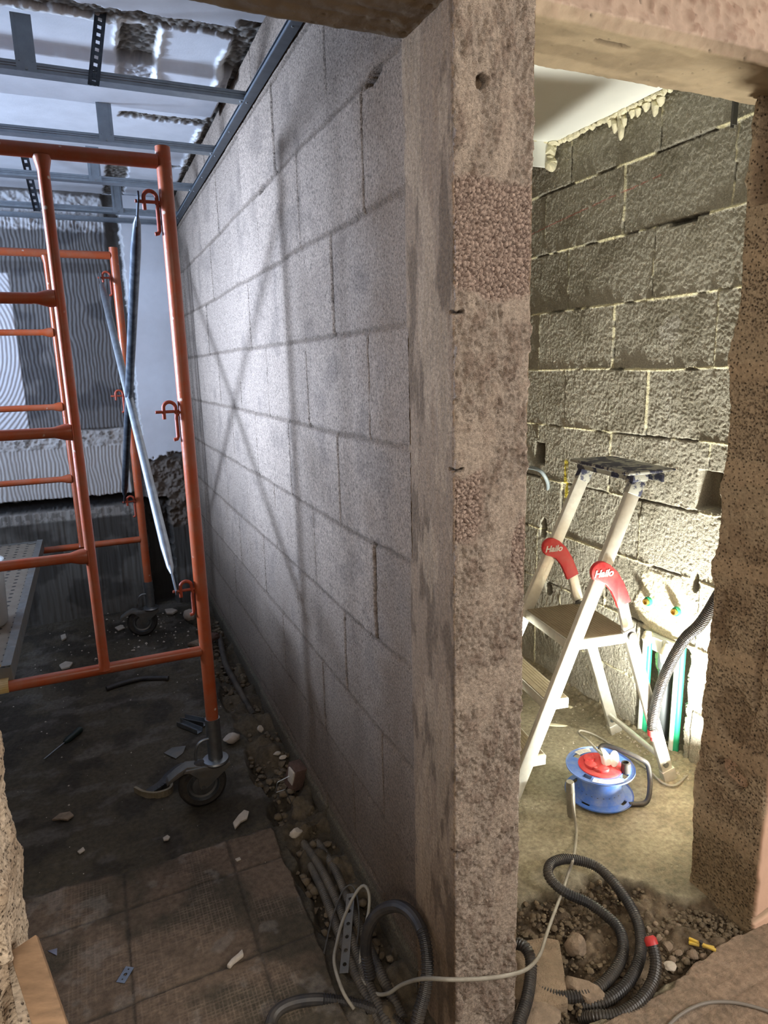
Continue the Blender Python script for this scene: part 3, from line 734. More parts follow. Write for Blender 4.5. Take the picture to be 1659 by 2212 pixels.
def bracket(x, y, z1, label):
    t = thing('ceiling_bracket', label, 'metal bracket', (x, y, 2.448))
    m = MB(); m.box((0, -.0265, .075), (.055, .0015, .15)).box((0, -.0265 + .013, .15), (.055, .028, .0015))
    for dx in (-.018, .018): m.box((dx, -.0285, .085), (.003, .003, .12))
    m.build('plate', m_track, t, smooth=False)
    MB().cyl((0, -.027, .006), (0, -.031, .006), .004, 10).build('screw', m_zinc, t)
a = at(58, 150, 1, 2.44); bracket(a.x, 2.462, 2.6, 'flat steel bracket fixing the nearest ceiling profile to the ceiling')
a = at(229, 285, 1, 3.03); bracket(a.x, 3.052, 2.6, 'flat steel bracket fixing the ceiling profile above the orange top bar')
a = at(204, 370, 1, 3.64); bracket(a.x, 3.664, 2.6, 'flat steel bracket on the third profile, seen below the orange top bar')
a = at(253, 435, 1, 4.28); bracket(a.x, 4.300, 2.6, 'flat steel bracket in front of the dark chase at the far wall')
def strap(p0, p1, wd, n, label, mat, grp=None):
    p0 = Vector(p0); p1 = Vector(p1); t = thing('perforated_strap', label, 'metal strap', p1)
    d = (p0 - p1); L = d.length; d.normalize(); m = MB(); hw = wd / 2; hh = wd * .22
    x = Vector((1, 0, 0)); pitch = L / n
    for k in range(n):                           # strap web with real slots
        a = d * (k * pitch); b = d * ((k + 1) * pitch); mid = (a + b) / 2
        for sx in (-1, 1): m.beam(a + x * sx * (hw - wd * .16), b + x * sx * (hw - wd * .16), wd * .32, .0012, (0, 1, 0))
        m.beam(a, a + d * pitch * .55, wd * .42, .0012, (0, 1, 0))
    m.build('web', mat, t, smooth=False)
    m2 = MB()
    for sx in (-1, 1): m2.beam(x * sx * hw - Vector((0, .004, 0)), d * L + x * sx * hw - Vector((0, .004, 0)), .0012, .009, (0, 1, 0))
    m2.build('folded_edge', mat, t, smooth=False)
    return t
a = at(215, -40, 1, 2.43); b = at(204, 205, 1, 2.43)
strap((a.x, 2.43, 2.66), (b.x, 2.43, 2.430), .032, 11, 'dark perforated hanger strap running down to the nearest ceiling profile', m_darksteel)
a = at(58, 342, 1, 4.2); b = at(82, 468, 1, 4.27)
strap((a.x, 3.75, 2.64), (b.x, 4.272, 2.43), .034, 11, 'perforated hanger strap seen behind the orange frame near the far wall', m_darksteel)

# ---- scaffold frames
def scaffold_frame(x, y, rz, label, brk):
    t = thing('rolling_scaffold', label, 'scaffold', (x, y, 0), rz, 'orange rolling scaffold frames')
    o = m_orange; HX = -1.16
    for px in (0, HX): MB().tube([(px, 0, .33), (px, 0, 2.235)], .0225, 24).build('post', o, t)
    for px in (-.335, HX + .335): MB().tube([(px, 0, .60), (px, 0, .625), (px, 0, 2.14), (px, 0, 2.18)], [.026, .0165, .0165, .026], 20).build('ladder_post', o, t)
    MB().tube([(-.018, 0, 2.193), (HX + .018, 0, 2.193)], .0205, 22).build('top_bar', o, t)
    MB().tube([(-.018, 0, .60), (HX + .018, 0, .60)], .0185, 22).build('bottom_bar', o, t)
    for z in (1.79, 1.395, .995):
        MB().tube([(-.345, 0, z), (-.365, 0, z), (-.395, 0, z), (HX + .395, 0, z), (HX + .365, 0, z), (HX + .345, 0, z)], [.026, .025, .0165, .0165, .025, .026], 18).build('rung', o, t)
    s = brk                                       # hooks for the braces, on the side of the other frame
    for px, sd in ((0, -1), (HX, 1)):
        for z in (2.075, 1.44, .83):
            m = MB(); c = Vector((px + sd * .020, 0, z)); q = lambda a_, b_: c + Vector((sd * a_, 0, b_))
            m.tube([q(.004, -.012), q(.010, -.004), q(.010, .014)] + [q(.029 - .019 * math.cos(math.radians(t_)), .014 + .019 * math.sin(math.radians(t_))) for t_ in range(15, 180, 15)] + [q(.048, .012), q(.048, -.022)], .0062, 10)
            m.cyl(q(.074, .002), q(-.004, .002), .0052, 10)
            m.tube([q(.008, -.004), q(.010, -.02), q(.010, -.080), q(.014, -.088), q(.024, -.090)], .0062, 10)
            m.build('brace_hook', m_clamp, t, bevel=.0015)
    for px in (0, HX):
        sl = MB(); sl.tube([(px, 0, .172), (px, 0, .335)], .0265, 24); sl.lathe((px, 0, .160), [(.012, 0), (.046, 0), (.049, .006), (.046, .012), (.030, .016), (.012, .016)], n=30)
        sl.build('caster_sleeve', m_zinc, t)
        bolt = MB(); bolt.tube(spline([(px - .02, -.012, .262), (px - .045, -.016, .262), (px - .062, -.018, .250), (px - .070, -.018, .225), (px - .072, -.018, .192)], .004), .0052, 10); bolt.build('locking_pin', m_zinc, t)
        wx, wr = px - .055, .087; fk = MB()
        fk.prism([(px + .046, .160), (wx - .055, .168), (wx - .065, .156), (px + .02, .140), (px + .046, .146)], (0, 0, 0), (1, 0, 0), (0, 0, 1), .062)
        for sy in (-1, 1):
            fk.prism([(px + .050, .154), (px + .034, .138), (wx + .012, .078), (wx - .008, .076), (wx - .014, .090), (wx - .016, .125), (wx - .040, .150), (wx - .05, .158)],
                     (0, sy * .030, 0), (1, 0, 0), (0, 0, 1), .0035)
        f = fk.build('fork', m_zincdull, t, bevel=.002)
        MB().cyl((wx, -.036, wr), (wx, .036, wr), .007, 12).build('axle', m_zinc, f)
        br = MB(); br.prism([(wx + .0, .166), (wx - .050, .176), (wx - .085, .160), (wx - .118, .138), (wx - .125, .120), (wx - .095, .135), (wx - .055, .154), (wx, .158)], (0, 0, 0), (1, 0, 0), (0, 0, 1), .045)
        br.build('brake_pedal', m_zincdull, f, bevel=.002)
        wh = MB(); wh.lathe((wx, 0, wr), [(.056, -.022), (.074, -.024), (.084, -.017), (.087, -.006), (.087, .006), (.084, .017), (.074, .024), (.056, .022)], (0, 1, 0), 48)
        wo = wh.build('wheel', m_rubber, t)
        rm = MB(); rm.lathe((wx, 0, wr), [(.008, -.022), (.038, -.020), (.044, -.010), (.052, -.012), (.057, -.0240), (.0585, -.0240), (.0585, .0240), (.057, .0240), (.052, .012), (.044, .010), (.038, .020), (.008, .022)], (0, 1, 0), 48)
        rm.build('rim', m_zinc, wo)
    return t
fr1 = scaffold_frame(.289, 2.29, math.radians(0), 'near orange scaffold frame whose caster stands closest to the camera', 1)
fr2 = scaffold_frame(.214, 4.11, math.radians(0), 'far orange scaffold frame standing close to the combed far wall', -1)

def brace(a, b, label, mat, sag=0):
    a = Vector(a); b = Vector(b); d = (b - a).normalized(); t = thing('diagonal_brace', label, 'scaffold brace', b)
    A = a - b; L = A.length; u = -d
    q = [u * 0.07, u * .10, u * .2, u * (L / 2), u * (L - .2), u * (L - .10), u * (L - .07)]
    MB().tube(q, [.005, .012, .017, .017, .017, .012, .005], 18).build('tube', mat, t)
    x = Vector((1, 0, 0)); 
    for k, (s0, s1) in enumerate(((.0, .085), (L - .085, L))):
        m = MB(); m.beam(u * (s0 - .018), u * (s1 + .018), .006, .026, (0, 1, 0)); m.build('flattened_end', mat, t, bevel=.002)
    return t
brace((.205, 2.29, 2.085), (.130, 4.11, .84), 'dark diagonal brace from the top hook of the near frame down to the far frame', m_darksteel)
brace((.130, 4.11, 2.085), (.205, 2.29, .84), 'light zinc diagonal brace from the far frame down to the near low hook', m_zinc)

# ---- scaffold platform
def platform():
    y0, y1 = 2.30, 4.10; xa, xb = -.90, -.318; zt = .655
    t = thing('scaffold_platform', 'perforated steel scaffold platform hooked on the orange bottom bars', 'platform', (xb, y0, zt))
    L = y1 - y0
    MB().box(((xa - xb) / 2, L / 2 - .0, -.003), (xb - xa, L, .004)).build('deck', m_deck, t, smooth=False)
    m = MB()
    for x in (0, xa - xb):
        m.box((x - .0 , L / 2, -.018), (.004, L, .062)).box((x - .013, L / 2, .011), (.028, L, .003)).box((x - .013, L / 2, -.048), (.028, L, .003))
    m.build('side_rail', m_zincdull, t, smooth=False, bevel=.0008)
    for yy in (-.001, L): MB().box(((xa - xb) / 2, yy, -.018), (xb - xa, .003, .05)).build('end_plate', m_zincdull, t, smooth=False)
    for x in (-.04, xa - xb + .04):
        for yy, sd in ((0, -1), (L, 1)):
            yb = (2.29 - y0) if sd < 0 else (4.11 - y0); zc = .60 - zt
            m = MB(); P = [Vector((x, yb - sd * .0 - sd * .045, .004))] + arc((x, yb, zc), (0, -sd, 0), (0, 0, 1), .026, 60, 200, 10)
            for p, q in zip(P, P[1:]): m.beam(p, q, .060, .005, (0, 0, 1) if abs((q - p).normalized().z) < .8 else (0, 1, 0))
            m.build('hook', M('hook_yellow_paint', lin(176, 146, 84), .6, dust=.4) if sd < 0 and x == -.04 else m_zincdull, t, smooth=False)
    return t
platform()
a = at(-28, 1350, 2, .657)
t = thing('plastic_bucket', 'cloudy white plastic bucket holding sand-coloured paste on the scaffold platform', 'bucket', (a.x - .02, a.y, .657))
MB().lathe((0, 0, 0), [(.0, .0), (.085, .0), (.092, .01), (.102, .235), (.107, .238), (.107, .246), (.100, .246), (.090, .012), (.0, .004)], n=40, closed=False).build('body', m_bucket, t)
MB().lathe((0, 0, 0), [(.0, .006), (.088, .006), (.093, .10), (.0, .11)], n=36, closed=False).build('contents', M('sand_paste', lin(150, 130, 96), .95, bump=.6, bscale=90), t)

# ---- step ladder in the right room
LD = thing('step_ladder', 'aluminium folding step ladder with red hinge covers by the block wall', 'ladder', (1.878, 1.639, 0), math.atan2(.14214497, -.98984585))
# local x points away from the block wall (towards the front feet), local y points towards the camera
W = .387
def ry(z, far): return -(W - .05 * z / 1.2) if far else -(.03 * z / 1.2)
def fx(z): return .70 - .415 * z
def rail(far):
    m = MB(); zs = [.02, .62, 1.155]
    P = [Vector((fx(z), ry(z, far), z)) for z in zs]
    m.beam(P[0], P[2], .023, .050, (1, 0, .36))
    sd = 1 if not far else 1
    return m.build('front_rail', m_alu, LD, bevel=.004)
for far in (0, 1):
    r = rail(far)
    f = MB(); f.beam((fx(.0), ry(0, far), .0), (fx(.05), ry(.05, far), .05), .030, .058, (1, 0, .36)); f.build('foot', m_alu, LD, bevel=.003)
    c = MB(); c.beam((fx(1.125), ry(1.125, far), 1.125), (fx(1.18), ry(1.18, far), 1.18), .028, .054, (1, 0, .36)); c.build('top_cap', m_tray, LD, bevel=.003)
    l = MB(); y1 = ry(.3, far) + (.012 if far else -.012)
    l.beam((.012, y1, .02), (.222, ry(.64, far) + (.010 if far else -.010), .64), .022, .046, (1, 0, -.3)); l.beam((.222, ry(.64, far) + (.010 if far else -.010), .64), (.262, ry(.76, far) + (.006 if far else -.006), .78), .018, .040, (1, 0, -.3))
    l.build('rear_leg', m_alu, LD, bevel=.004)
    f = MB(); f.beam((.003, y1, .0), (.020, y1, .05), .028, .054, (1, 0, -.3)); f.build('rubber_foot', m_alu, LD, bevel=.003)
    MB().cyl((.225, ry(.63, far) + .016, .625), (.225, ry(.63, far) + .028, .625), .016, 18).build('pivot_knob', m_black, LD)
    MB().cyl((.033, y1 + .010, .075), (.033, y1 + .014, .075), .011, 14).build('rivet', m_zinc, LD)
    # red hinge cover: a curved band
    C0 = [Vector((.362, .875)), Vector((.345, .868)), Vector((.318, .848)), Vector((.292, .812)), Vector((.272, .770)), Vector((.262, .745))]
    wd = [.036, .034, .030, .027, .026, .026]; up = []; lo = []
    for k, p in enumerate(C0):
        d = (C0[min(k + 1, 5)] - C0[max(k - 1, 0)]).normalized(); nn = Vector((-d.y, d.x)); up.append(p + nn * wd[k]); lo.append(p - nn * wd[k])
    capv = []
    d = (C0[0] - C0[1]).normalized(); nn = Vector((-d.y, d.x))
    for k in range(1, 8):
        a = math.pi * k / 8; capv.append(C0[0] + (nn * math.cos(a) + d * math.sin(a)) * wd[0])
    outl = up[::-1] + [C0[0] + Vector((-d.y, d.x)) * -wd[0]] if 0 else None
    nn0 = Vector((-(C0[1] - C0[0]).normalized().y, (C0[1] - C0[0]).normalized().x))
    capv = [C0[0] + (nn0 * math.cos(math.pi * k / 9) - (C0[1] - C0[0]).normalized() * math.sin(math.pi * k / 9)) * wd[0] for k in range(1, 9)]
    outl = up[::-1] + capv + lo
    yc = ry(.82, far) + .020; h = MB(); h.prism([(p.x, p.y) for p in outl], (0, yc, 0), (1, 0, 0), (0, 0, 1), .016)
    hc = h.build('hinge_cover', m_red, LD, bevel=.003)
    cu = bpy.data.curves.new('lettering', 'FONT'); cu.body = 'Hailo'; cu.size = .034; cu.shear = .25; cu.offset = .0009; cu.extrude = .0006; cu.align_x = 'CENTER'; cu.align_y = 'CENTER'
    to = bpy.data.objects.new('tmp', cu); COL.objects.link(to)
    dg = bpy.context.evaluated_depsgraph_get(); me = bpy.data.meshes.new_from_object(to.evaluated_get(dg)); bpy.data.objects.remove(to)
    lo_ = link('lettering', me, m_labelw, hc, smooth=False)
    lo_.matrix_local = Matrix(((-1, 0, 0, .352), (0, 0, 1, yc + .0088), (0, 1, 0, .868), (0, 0, 0, 1)))
def step(z, d, name, wd0=0.02):
    m = MB(); x1 = fx(z) + .012; x0 = x1 - d; ya = ry(z, 0) - .012; yb = ry(z, 1) + .012
    m.box(((x0 + x1) / 2, (ya + yb) / 2, z - .004), (d, ya - yb, .006)); m.box((x1 - .002, (ya + yb) / 2, z - .020), (.004, ya - yb, .036)); m.box((x0 + .002, (ya + yb) / 2, z - .020), (.004, ya - yb, .036))
    m.box(((x0 + x1) / 2, ya, z - .020), (d, .003, .036)).box(((x0 + x1) / 2, yb, z - .020), (d, .003, .036))
    o = m.build(name, m_alu, LD, bevel=.001)
    tr = MB(); tr.box(((x0 + x1) / 2, (ya + yb) / 2, z + .0005), (d - .01, ya - yb - .01, .003))
    for k in range(int((d - .02) / .012)): tr.box((x0 + .012 + k * .012, (ya + yb) / 2, z + .0022), (.004, ya - yb - .02, .002))
    tr.build('tread', m_aludirty, o, smooth=False)
step(.625, .25, 'standing_platform'); step(.415, .09, 'step'); step(.21, .09, 'step')
s = MB(); s.tube([(.045, ry(.1, 0) - .01, .10), (.045, ry(.1, 1) + .01, .10)], .011, 14); s.build('rear_strut', m_alu, LD)
m = MB(); m.beam((.215, ry(1.17, 1) - .02, 1.185), (.215, ry(1.17, 0) + .02, 1.185), .060, .030, (0, 0, 1))
m.prism([(-.025, 0), (.055, 0), (.055, .012), (-.13, .012), (-.13, .006), (-.05, .0)], (.215, (ry(1.17, 1) + ry(1.17, 0)) / 2, 1.195), (1, 0, 0), (0, 0, 1), W - .02)
m.box((.13, (ry(1.17, 1) + ry(1.17, 0)) / 2, 1.178), (.012, W - .03, .030))
m.build('tool_tray', m_tray, LD, bevel=.004)

# ---- cable reel
RC = Vector((1.572, 1.70, 0)); RR = .122
reel = thing('cable_reel', 'blue plastic cable reel with red socket plate and black tube handle on the floor', 'cable reel', RC, math.radians(0))
def flange(z, n=4):
    m = MB(); segs = 96; ri = .055; base = len(m.v); hole = [math.radians(a) for a in (20, 110, 200, 290)]
    def rad_ring(r, dz): return [(r * math.cos(2 * math.pi * k / segs), r * math.sin(2 * math.pi * k / segs), z + dz) for k in range(segs)]
    rings = [.0, .060, .082, .104, .117, .122]
    dzs = [.0, .0, .002, .002, .0, .004]
    for side, off in ((1, .0025), (-1, -.0025)):
        m.v += [(0, 0, z + off)]
        for r, dz in zip(rings[1:], dzs[1:]): m.v += [(x, y, q + off) for x, y, q in rad_ring(r, dz)]
    N1 = 1 + 5 * segs
    def ishole(k, ring):
        a = 2 * math.pi * (k + .5) / segs
        return ring == 2 and any(abs((a - h + math.pi) % (2 * math.pi) - math.pi) < .17 for h in hole)
    for sd in (0, 1):
        b = sd * N1
        for k in range(segs):
            k2 = (k + 1) % segs; m.f.append((b, b + 1 + k, b + 1 + k2))
            for r in range(4):
                if ishole(k, r + 1): continue
                A = b + 1 + r * segs; m.f.append((A + k, A + segs + k, A + segs + k2, A + k2))
    for k in range(segs):
        k2 = (k + 1) % segs; A = 1 + 4 * segs; m.f.append((A + k, A + N1 + k, A + N1 + k2, A + k2))
        for r in (1,):
            if ishole(k, 2):
                for rr_ in (1, 2):
                    A = 1 + rr_ * segs; m.f.append((A + k, A + k2, A + N1 + k2, A + N1 + k))
    return m
flange(.012).build('lower_flange', m_blue, reel); flange(.118).build('upper_flange', m_blue, reel)
m = MB(); m.lathe((0, 0, 0), [(.0, .012), (.092, .014), (.082, .030), (.078, .045), (.078, .118), (.0, .118)], n=64, closed=False); m.build('drum', m_blue, reel)
m = MB()
for k in range(24): 
    a = 2 * math.pi * k / 24; m.cyl((.0775 * math.cos(a), .0775 * math.sin(a), .038), (.0795 * math.cos(a), .0795 * math.sin(a), .038), .0035, 8)
m.build('vent_holes', m_black, reel)
pl = MB().lathe((0, 0, 0), [(.0, .120), (.078, .120), (.078, .126), (.072, .130), (.0, .131)], n=56, closed=False).build('socket_plate', m_red, reel)
for a in (120, 175, 235, 20):
    ca = math.radians(a); c = Vector((.042 * math.cos(ca), .042 * math.sin(ca), .131)); u = Vector((-math.sin(ca), math.cos(ca), 0)); m = MB()
    m.prism([(.026 * math.cos(q) * 1.0, .019 * math.sin(q)) for q in [2 * math.pi * k / 22 for k in range(22)]], c + Vector((0, 0, .005)), u, u.cross(Vector((0, 0, -1))), .011)
    m.box(c - u * .022 + Vector((0, 0, .004)), (.012, .012, .014))
    m.build('socket_cover', m_red, pl, bevel=.002)
def label_arc(a0, a1):
    m = MB(); n = 24; r0, r1 = .088, .112
    for k in range(n + 1):
        a = math.radians(a0 + (a1 - a0) * k / n)
        for r in (r0, r1): m.v.append((r * math.cos(a), r * math.sin(a), .1236))
    for k in range(n): m.f.append((2 * k, 2 * k + 1, 2 * k + 3, 2 * k + 2))
    o = m.build('paper_label', m_labelw, reel, smooth=False)
    b = MB()
    for k in range(5):
        a = math.radians(a0 + (a1 - a0) * (.15 + .15 * k)); r = .105 - .003 * (k % 2)
        for rr_ in (.094, .100, .106):
            aa = math.radians(a0 + (a1 - a0) * (.12 + .15 * k)); bb = aa + .06 + .02 * ((k + int(rr_ * 1000)) % 3)
            b.beam((rr_ * math.cos(aa), rr_ * math.sin(aa), .1242), (rr_ * math.cos(bb), rr_ * math.sin(bb), .1242), .0014, .0004)
    b.build('fine_print', M('faint_print', lin(140, 130, 130), .7), o, smooth=False)
label_arc(215, 275); label_arc(70, 105)
m = MB(); m.lathe((.088 * math.cos(math.radians(-52)), .088 * math.sin(math.radians(-52)), .121), [(.0, .0), (.016, .0), (.016, .038), (.010, .040), (.010, .030), (.0, .030)], n=24, closed=False); m.build('winding_knob', m_black, reel)
# black tube handle: stands on the floor, round the far right side of the reel
rd = (Vector((1.0, .35, 0))).normalized(); qd = Vector((-rd.y, rd.x, 0))
hp = [rd * .03 + qd * -.13 + Vector((0, 0, .022)), rd * .13 + qd * -.135 + Vector((0, 0, .024)), rd * .165 + qd * -.115 + Vector((0, 0, .04)), rd * .17 + qd * -.06 + Vector((0, 0, .085)),
      rd * .165 + qd * -.01 + Vector((0, 0, .115)), rd * .155 + qd * .05 + Vector((0, 0, .135)), rd * .09 + qd * .13 + Vector((0, 0, .145)), rd * .045 + qd * .155 + Vector((0, 0, .14)), rd * .02 + qd * .15 + Vector((0, 0, .115)), rd * .01 + qd * .12 + Vector((0, 0, .07))]
HB = [at(x, y, 2, z) - RC for x, y, z in ((1360, 1738, .012), (1395, 1733, .016), (1404, 1700, .06), (1400, 1655, .11), (1384, 1640, .13), (1345, 1622, .14), (1312, 1611, .14), (1298, 1613, .13), (1295, 1632, .10))]
MB().tube(spline(HB, .006), .0088, 16).build('handle', m_black, reel)
# upright cable guide in front of the reel
a = at(1234, 1768, 2, .004) - RC; m = MB(); m.tube([a + Vector((0, 0, .008)), a + Vector((0, 0, .02)), a + Vector((-.003, .01, .125)), a + Vector((-.003, .010, .14))], [.012, .015, .015, .013], 20)
m.build('foot_tube', M('grey_metal_tube', lin(120, 116, 104), .6, .4, dust=.5), reel)
# plug
c = Vector((.022, -.010, .132)); pg = thing('mains_plug', 'white mains plug pushed into the red socket plate of the blue reel', 'plug', RC + c)
m = MB(); m.tube([Vector((0, 0, .0)), Vector((-.004, .004, .02)), Vector((-.012, .012, .042)), Vector((-.018, .018, .052))], [.019, .018, .012, .006], 18); m.build('plug_body', m_labelw, pg)
m = MB(); m.prism([(.03 * math.cos(q), .016 * math.sin(q)) for q in [2 * math.pi * k / 20 for k in range(20)]], (.022, -.012, .018), (.5, .5, .7), (-.7, .7, 0), .005); m.build('raised_socket_lid', m_labelw, pg, bevel=.001)
c0 = RC + c + Vector((-.018, .018, .050))
pts = [c0, at(1300, 1630, 2, .20), at(1270, 1600, 2, .17), at(1250, 1583, 2, .10), at(1258, 1578, 2, .04), at(1290, 1590, 2, .012), at(1340, 1622, 2, .010), at(1400, 1663, 2, .010), at(1430, 1690, 2, .010), at(1455, 1697, 2, .010), at(1480, 1680, 2, .010), at(1530, 1630, 2, .010)]
tag(MB().tube(spline(pts, .008), .0042, 10).build('power_cord', m_cable), 'pale power cord looping behind the blue reel to its plug', 'cable')
# long grey lead: from the reel over the rubble, in front of the pier and back into the left room
pts = [at(1236, 1700, 1, 1.655), at(1238, 1740, 1, 1.60), at(1245, 1790, 2, .010), at(1244, 1820, 2, .010), at(1238, 1856, 2, .055), at(1228, 1885, 2, .02), at(1215, 1925, 2, .02), at(1196, 1975, 2, .045), at(1180, 2020, 2, .06), at(1166, 2062, 2, .09),
       at(1140, 2092, 1, 1.09), at(1100, 2106, 1, 1.065), at(1040, 2114, 1, 1.06), at(975, 2116, 1, 1.06), at(915, 2114, 1, 1.12), at(870, 2126, 1, 1.22), at(838, 2146, 1, 1.27), at(812, 2155, 1, 1.31), at(788, 2132, 1, 1.35), at(778, 2095, 1, 1.39),
       at(783, 2030, 1, 1.44), at(796, 1970, 1, 1.50), at(797, 1930, 1, 1.53), at(786, 1913, 1, 1.56), at(768, 1930, 1, 1.56), at(742, 1985, 1, 1.52), at(728, 2035, 1, 1.46), at(722, 2080, 1, 1.40), at(740, 2140, 1, 1.32), at(765, 2180, 1, 1.28)]
pts = [p if p.z > .004 else Vector((p.x, p.y, .004)) for p in pts]
tag(MB().tube(spline(pts, .008), .0046, 10).build('extension_lead', m_cable), 'dusty pale grey cable sagging across the front of the pier between both openings', 'cable')
pts = [at(1430, 2230, 2, .016), at(1470, 2192, 2, .018), at(1520, 2168, 2, .018), at(1580, 2165, 2, .018), at(1640, 2178, 2, .018), at(1700, 2200, 2, .018)]
tag(MB().tube(spline(pts, .008), .0042, 10).build('grey_cable', M('grey_cable_sheath', lin(120, 114, 106), .5)), 'thin grey cable lying on the tiled floor in the bottom right corner', 'cable')

# ---- corrugated conduits
def cond(pix, label, r=.0155, mat=None, grp=None, sm=None, cap=False):
    pts = [at(x, y, 2, z) for x, y, z in pix]
    t = thing('corrugated_conduit', label, 'conduit', (pts[0].x, pts[0].y, 0), 0, grp); o = Vector((pts[0].x, pts[0].y, 0))
    corrugated('hose', [p - o for p in pts], r, mat or m_cond, t, smoothfrom=sm)
    if cap:
        d = (pts[-1] - pts[-2]).normalized(); p = pts[-1] - o
        MB().tube([p - d * .006, p + d * .008, p + d * .015], [r * 1.06, r * 1.06, r * .7], 16).build('red_end_cap', m_red, t)
    return t
cond([(1090, 2110, -.01), (1130, 2122, -.012), (1200, 2152, -.008), (1270, 2146, -.004), (1318, 2110, -.004), (1345, 2060, -.004), (1340, 2012, .0), (1312, 1980, .005), (1270, 1950, .015), (1225, 1930, .03), (1192, 1903, .05), (1184, 1880, .06), (1196, 1862, .06), (1232, 1856, .05),
      (1290, 1873, .03), (1340, 1925, .02), (1375, 1985, .012), (1385, 2040, .008), (1375, 2090, .005), (1345, 2135, .0), (1300, 2165, -.01), (1250, 2172, -.03)],
     'black corrugated conduit curling in a big loop over the rubble between the pier and jamb')
cond([(1255, 2200, -.04), (1290, 2196, -.01), (1335, 2192, .0), (1380, 2165, .01), (1408, 2125, .02), (1417, 2085, .04), (1412, 2050, .06), (1407, 2036, .07)],
     'short black conduit with a red cap rising from the rubble right of the big loop', cap=True)
cond([(1080, 2045, .04), (1112, 2038, .05), (1133, 2045, .055), (1146, 2070, .045), (1146, 2110, .03), (1138, 2160, .03), (1120, 2215, .035), (1112, 2260, .04)],
     'smooth-backed black conduit bending down beside the right edge of the pier')
cond([(580, 2260, .01), (584, 2215, .015), (598, 2186, .02), (630, 2168, .02), (680, 2160, .015), (740, 2165, .0), (800, 2180, -.01), (850, 2205, -.02), (890, 2240, -.03)],
     'black conduit arching over the floor tile at the bottom edge left of the pier', sm=(.1, .45))
pts = [(800, 2110, 1, 1.34), (790, 2050, 1, 1.36), (798, 2000, 1, 1.36), (822, 1968, 1, 1.35), (858, 1957, 1, 1.31), (890, 1975, 1, 1.26), (913, 2015, 1, 1.21), (923, 2070, 1, 1.17), (920, 2130, 1, 1.14), (905, 2190, 1, 1.12), (890, 2260, 1, 1.10)]
P = [at(x, y, a, v_) for x, y, a, v_ in pts]; P = [Vector((min(p.x, .598), p.y, p.z)) for p in P]
t = thing('corrugated_conduit', 'black conduit standing up in an arch against the foot of the block wall', 'conduit', (P[0].x, P[0].y, 0)); o = Vector((P[0].x, P[0].y, 0))
corrugated('hose', [p - o for p in P], .0155, m_cond, t, smoothfrom=(.1, .6))
Gc = 'dusty conduits lying side by side in the trench'
for k, pix in enumerate(([(656, 1822, -.02), (690, 1870, .006), (725, 1940, .010), (757, 2020, .008), (790, 2110, .002), (830, 2200, -.01), (860, 2260, -.03)],
                         [(688, 1822, -.02), (722, 1875, .004), (752, 1945, .006), (790, 2030, .004), (830, 2120, .0), (870, 2200, -.02)],
                         [(672, 1870, -.02), (700, 1930, .0), (730, 2010, .0), (762, 2090, -.004), (800, 2170, -.01), (830, 2230, -.03)])):
    cond(pix, 'grey-dusted corrugated conduit lying lengthwise in the trench at the wall foot', .0135, m_conddust, Gc)
cond([(474, 1375, .0), (486, 1430, .006), (506, 1470, .006), (528, 1510, .0), (548, 1545, -.02)], 'dark conduit in the wall trench behind the near scaffold caster', .016, m_conddust)
# conduit hanging from behind the right jamb
P = [at(1565, 1296, 0, 1.79), at(1520, 1338, 0, 1.785), at(1478, 1382, 0, 1.78), at(1445, 1440, 0, 1.775), at(1422, 1500, 0, 1.77), at(1410, 1560, 0, 1.77), at(1411, 1580, 0, 1.77)]
P = [Vector((1.80, 1.34, P[0].z + .25)), Vector((1.80, 1.40, P[0].z + .12))] + P[1:]
t = thing('corrugated_conduit', 'black corrugated conduit with red tip hanging in front of the green pipes', 'conduit', P[0])
corrugated('hose', [p - P[0] for p in P], .0195, m_cond, t)
d = (P[-1] - P[-2]).normalized(); p = P[-1] - P[0]; MB().tube([p - d * .008, p + d * .014, p + d * .020, p + d * .034], [.0205, .0205, .012, .011], 16).build('red_end_cap', m_red, t)

# ---- pipes in the chase of the right wall
def pipe(y, x, r, z0, z1, label, mat, name='water_pipe'):
    t = thing(name, label, 'pipe', (x, y, z0)); MB().tube([(0, 0, 0), (0, 0, z1 - z0)], r, 24).build('tube', mat, t); return t
t = pipe(1.945, 2.030, .0125, 0.0, .49, 'left green-sleeved water pipe rising in the wall chase', m_green)
MB().tube([(-.013, .010, .0), (-.013, .010, .46)], .0105, 14).build('white_side_pipe', m_pipew, t)
t = pipe(1.775, 2.028, .0135, 0.0, .47, 'right green-sleeved water pipe in the wall chase nearest the jamb', m_green)
MB().tube([(-.013, .010, .0), (-.013, .010, .46)], .0105, 14).build('white_side_pipe', m_pipew, t)
t = pipe(1.862, 2.040, .026, 0.0, .43, 'grey plastic drain pipe between the two green water pipes', m_grey, 'drain_pipe')
MB().tube([(0, 0, .34), (0, 0, .43)], .032, 26).build('socket', m_grey, t)
for (px, py, s_, lb) in ((1395, 1300, .0, 'left brass water outlet with green ring sticking out of the wall plaster'), (1456, 1322, .0, 'right brass water outlet with green ring sticking out of the wall plaster')):
    a = at(px, py, 0, 1.985); t = thing('pipe_outlet', lb, 'pipe fitting', (2.004, a.y, a.z))
    MB().lathe((0, 0, 0), [(.011, 0), (.018, 0), (.019, .004), (.018, .012), (.0, .012)], (-1, 0, 0), 24, closed=False).build('green_ring', m_green, t)
    MB().lathe((0, 0, 0), [(.0, .01), (.013, .01), (.013, .024), (.009, .025), (.009, .018), (.0, .018)], (-1, 0, 0), 20, closed=False).build('brass_insert', m_brass, t)
t = thing('pipe_clip', 'white plastic pipe bracket with foam above the drain pipe', 'bracket', (2.0, 1.862, .45))
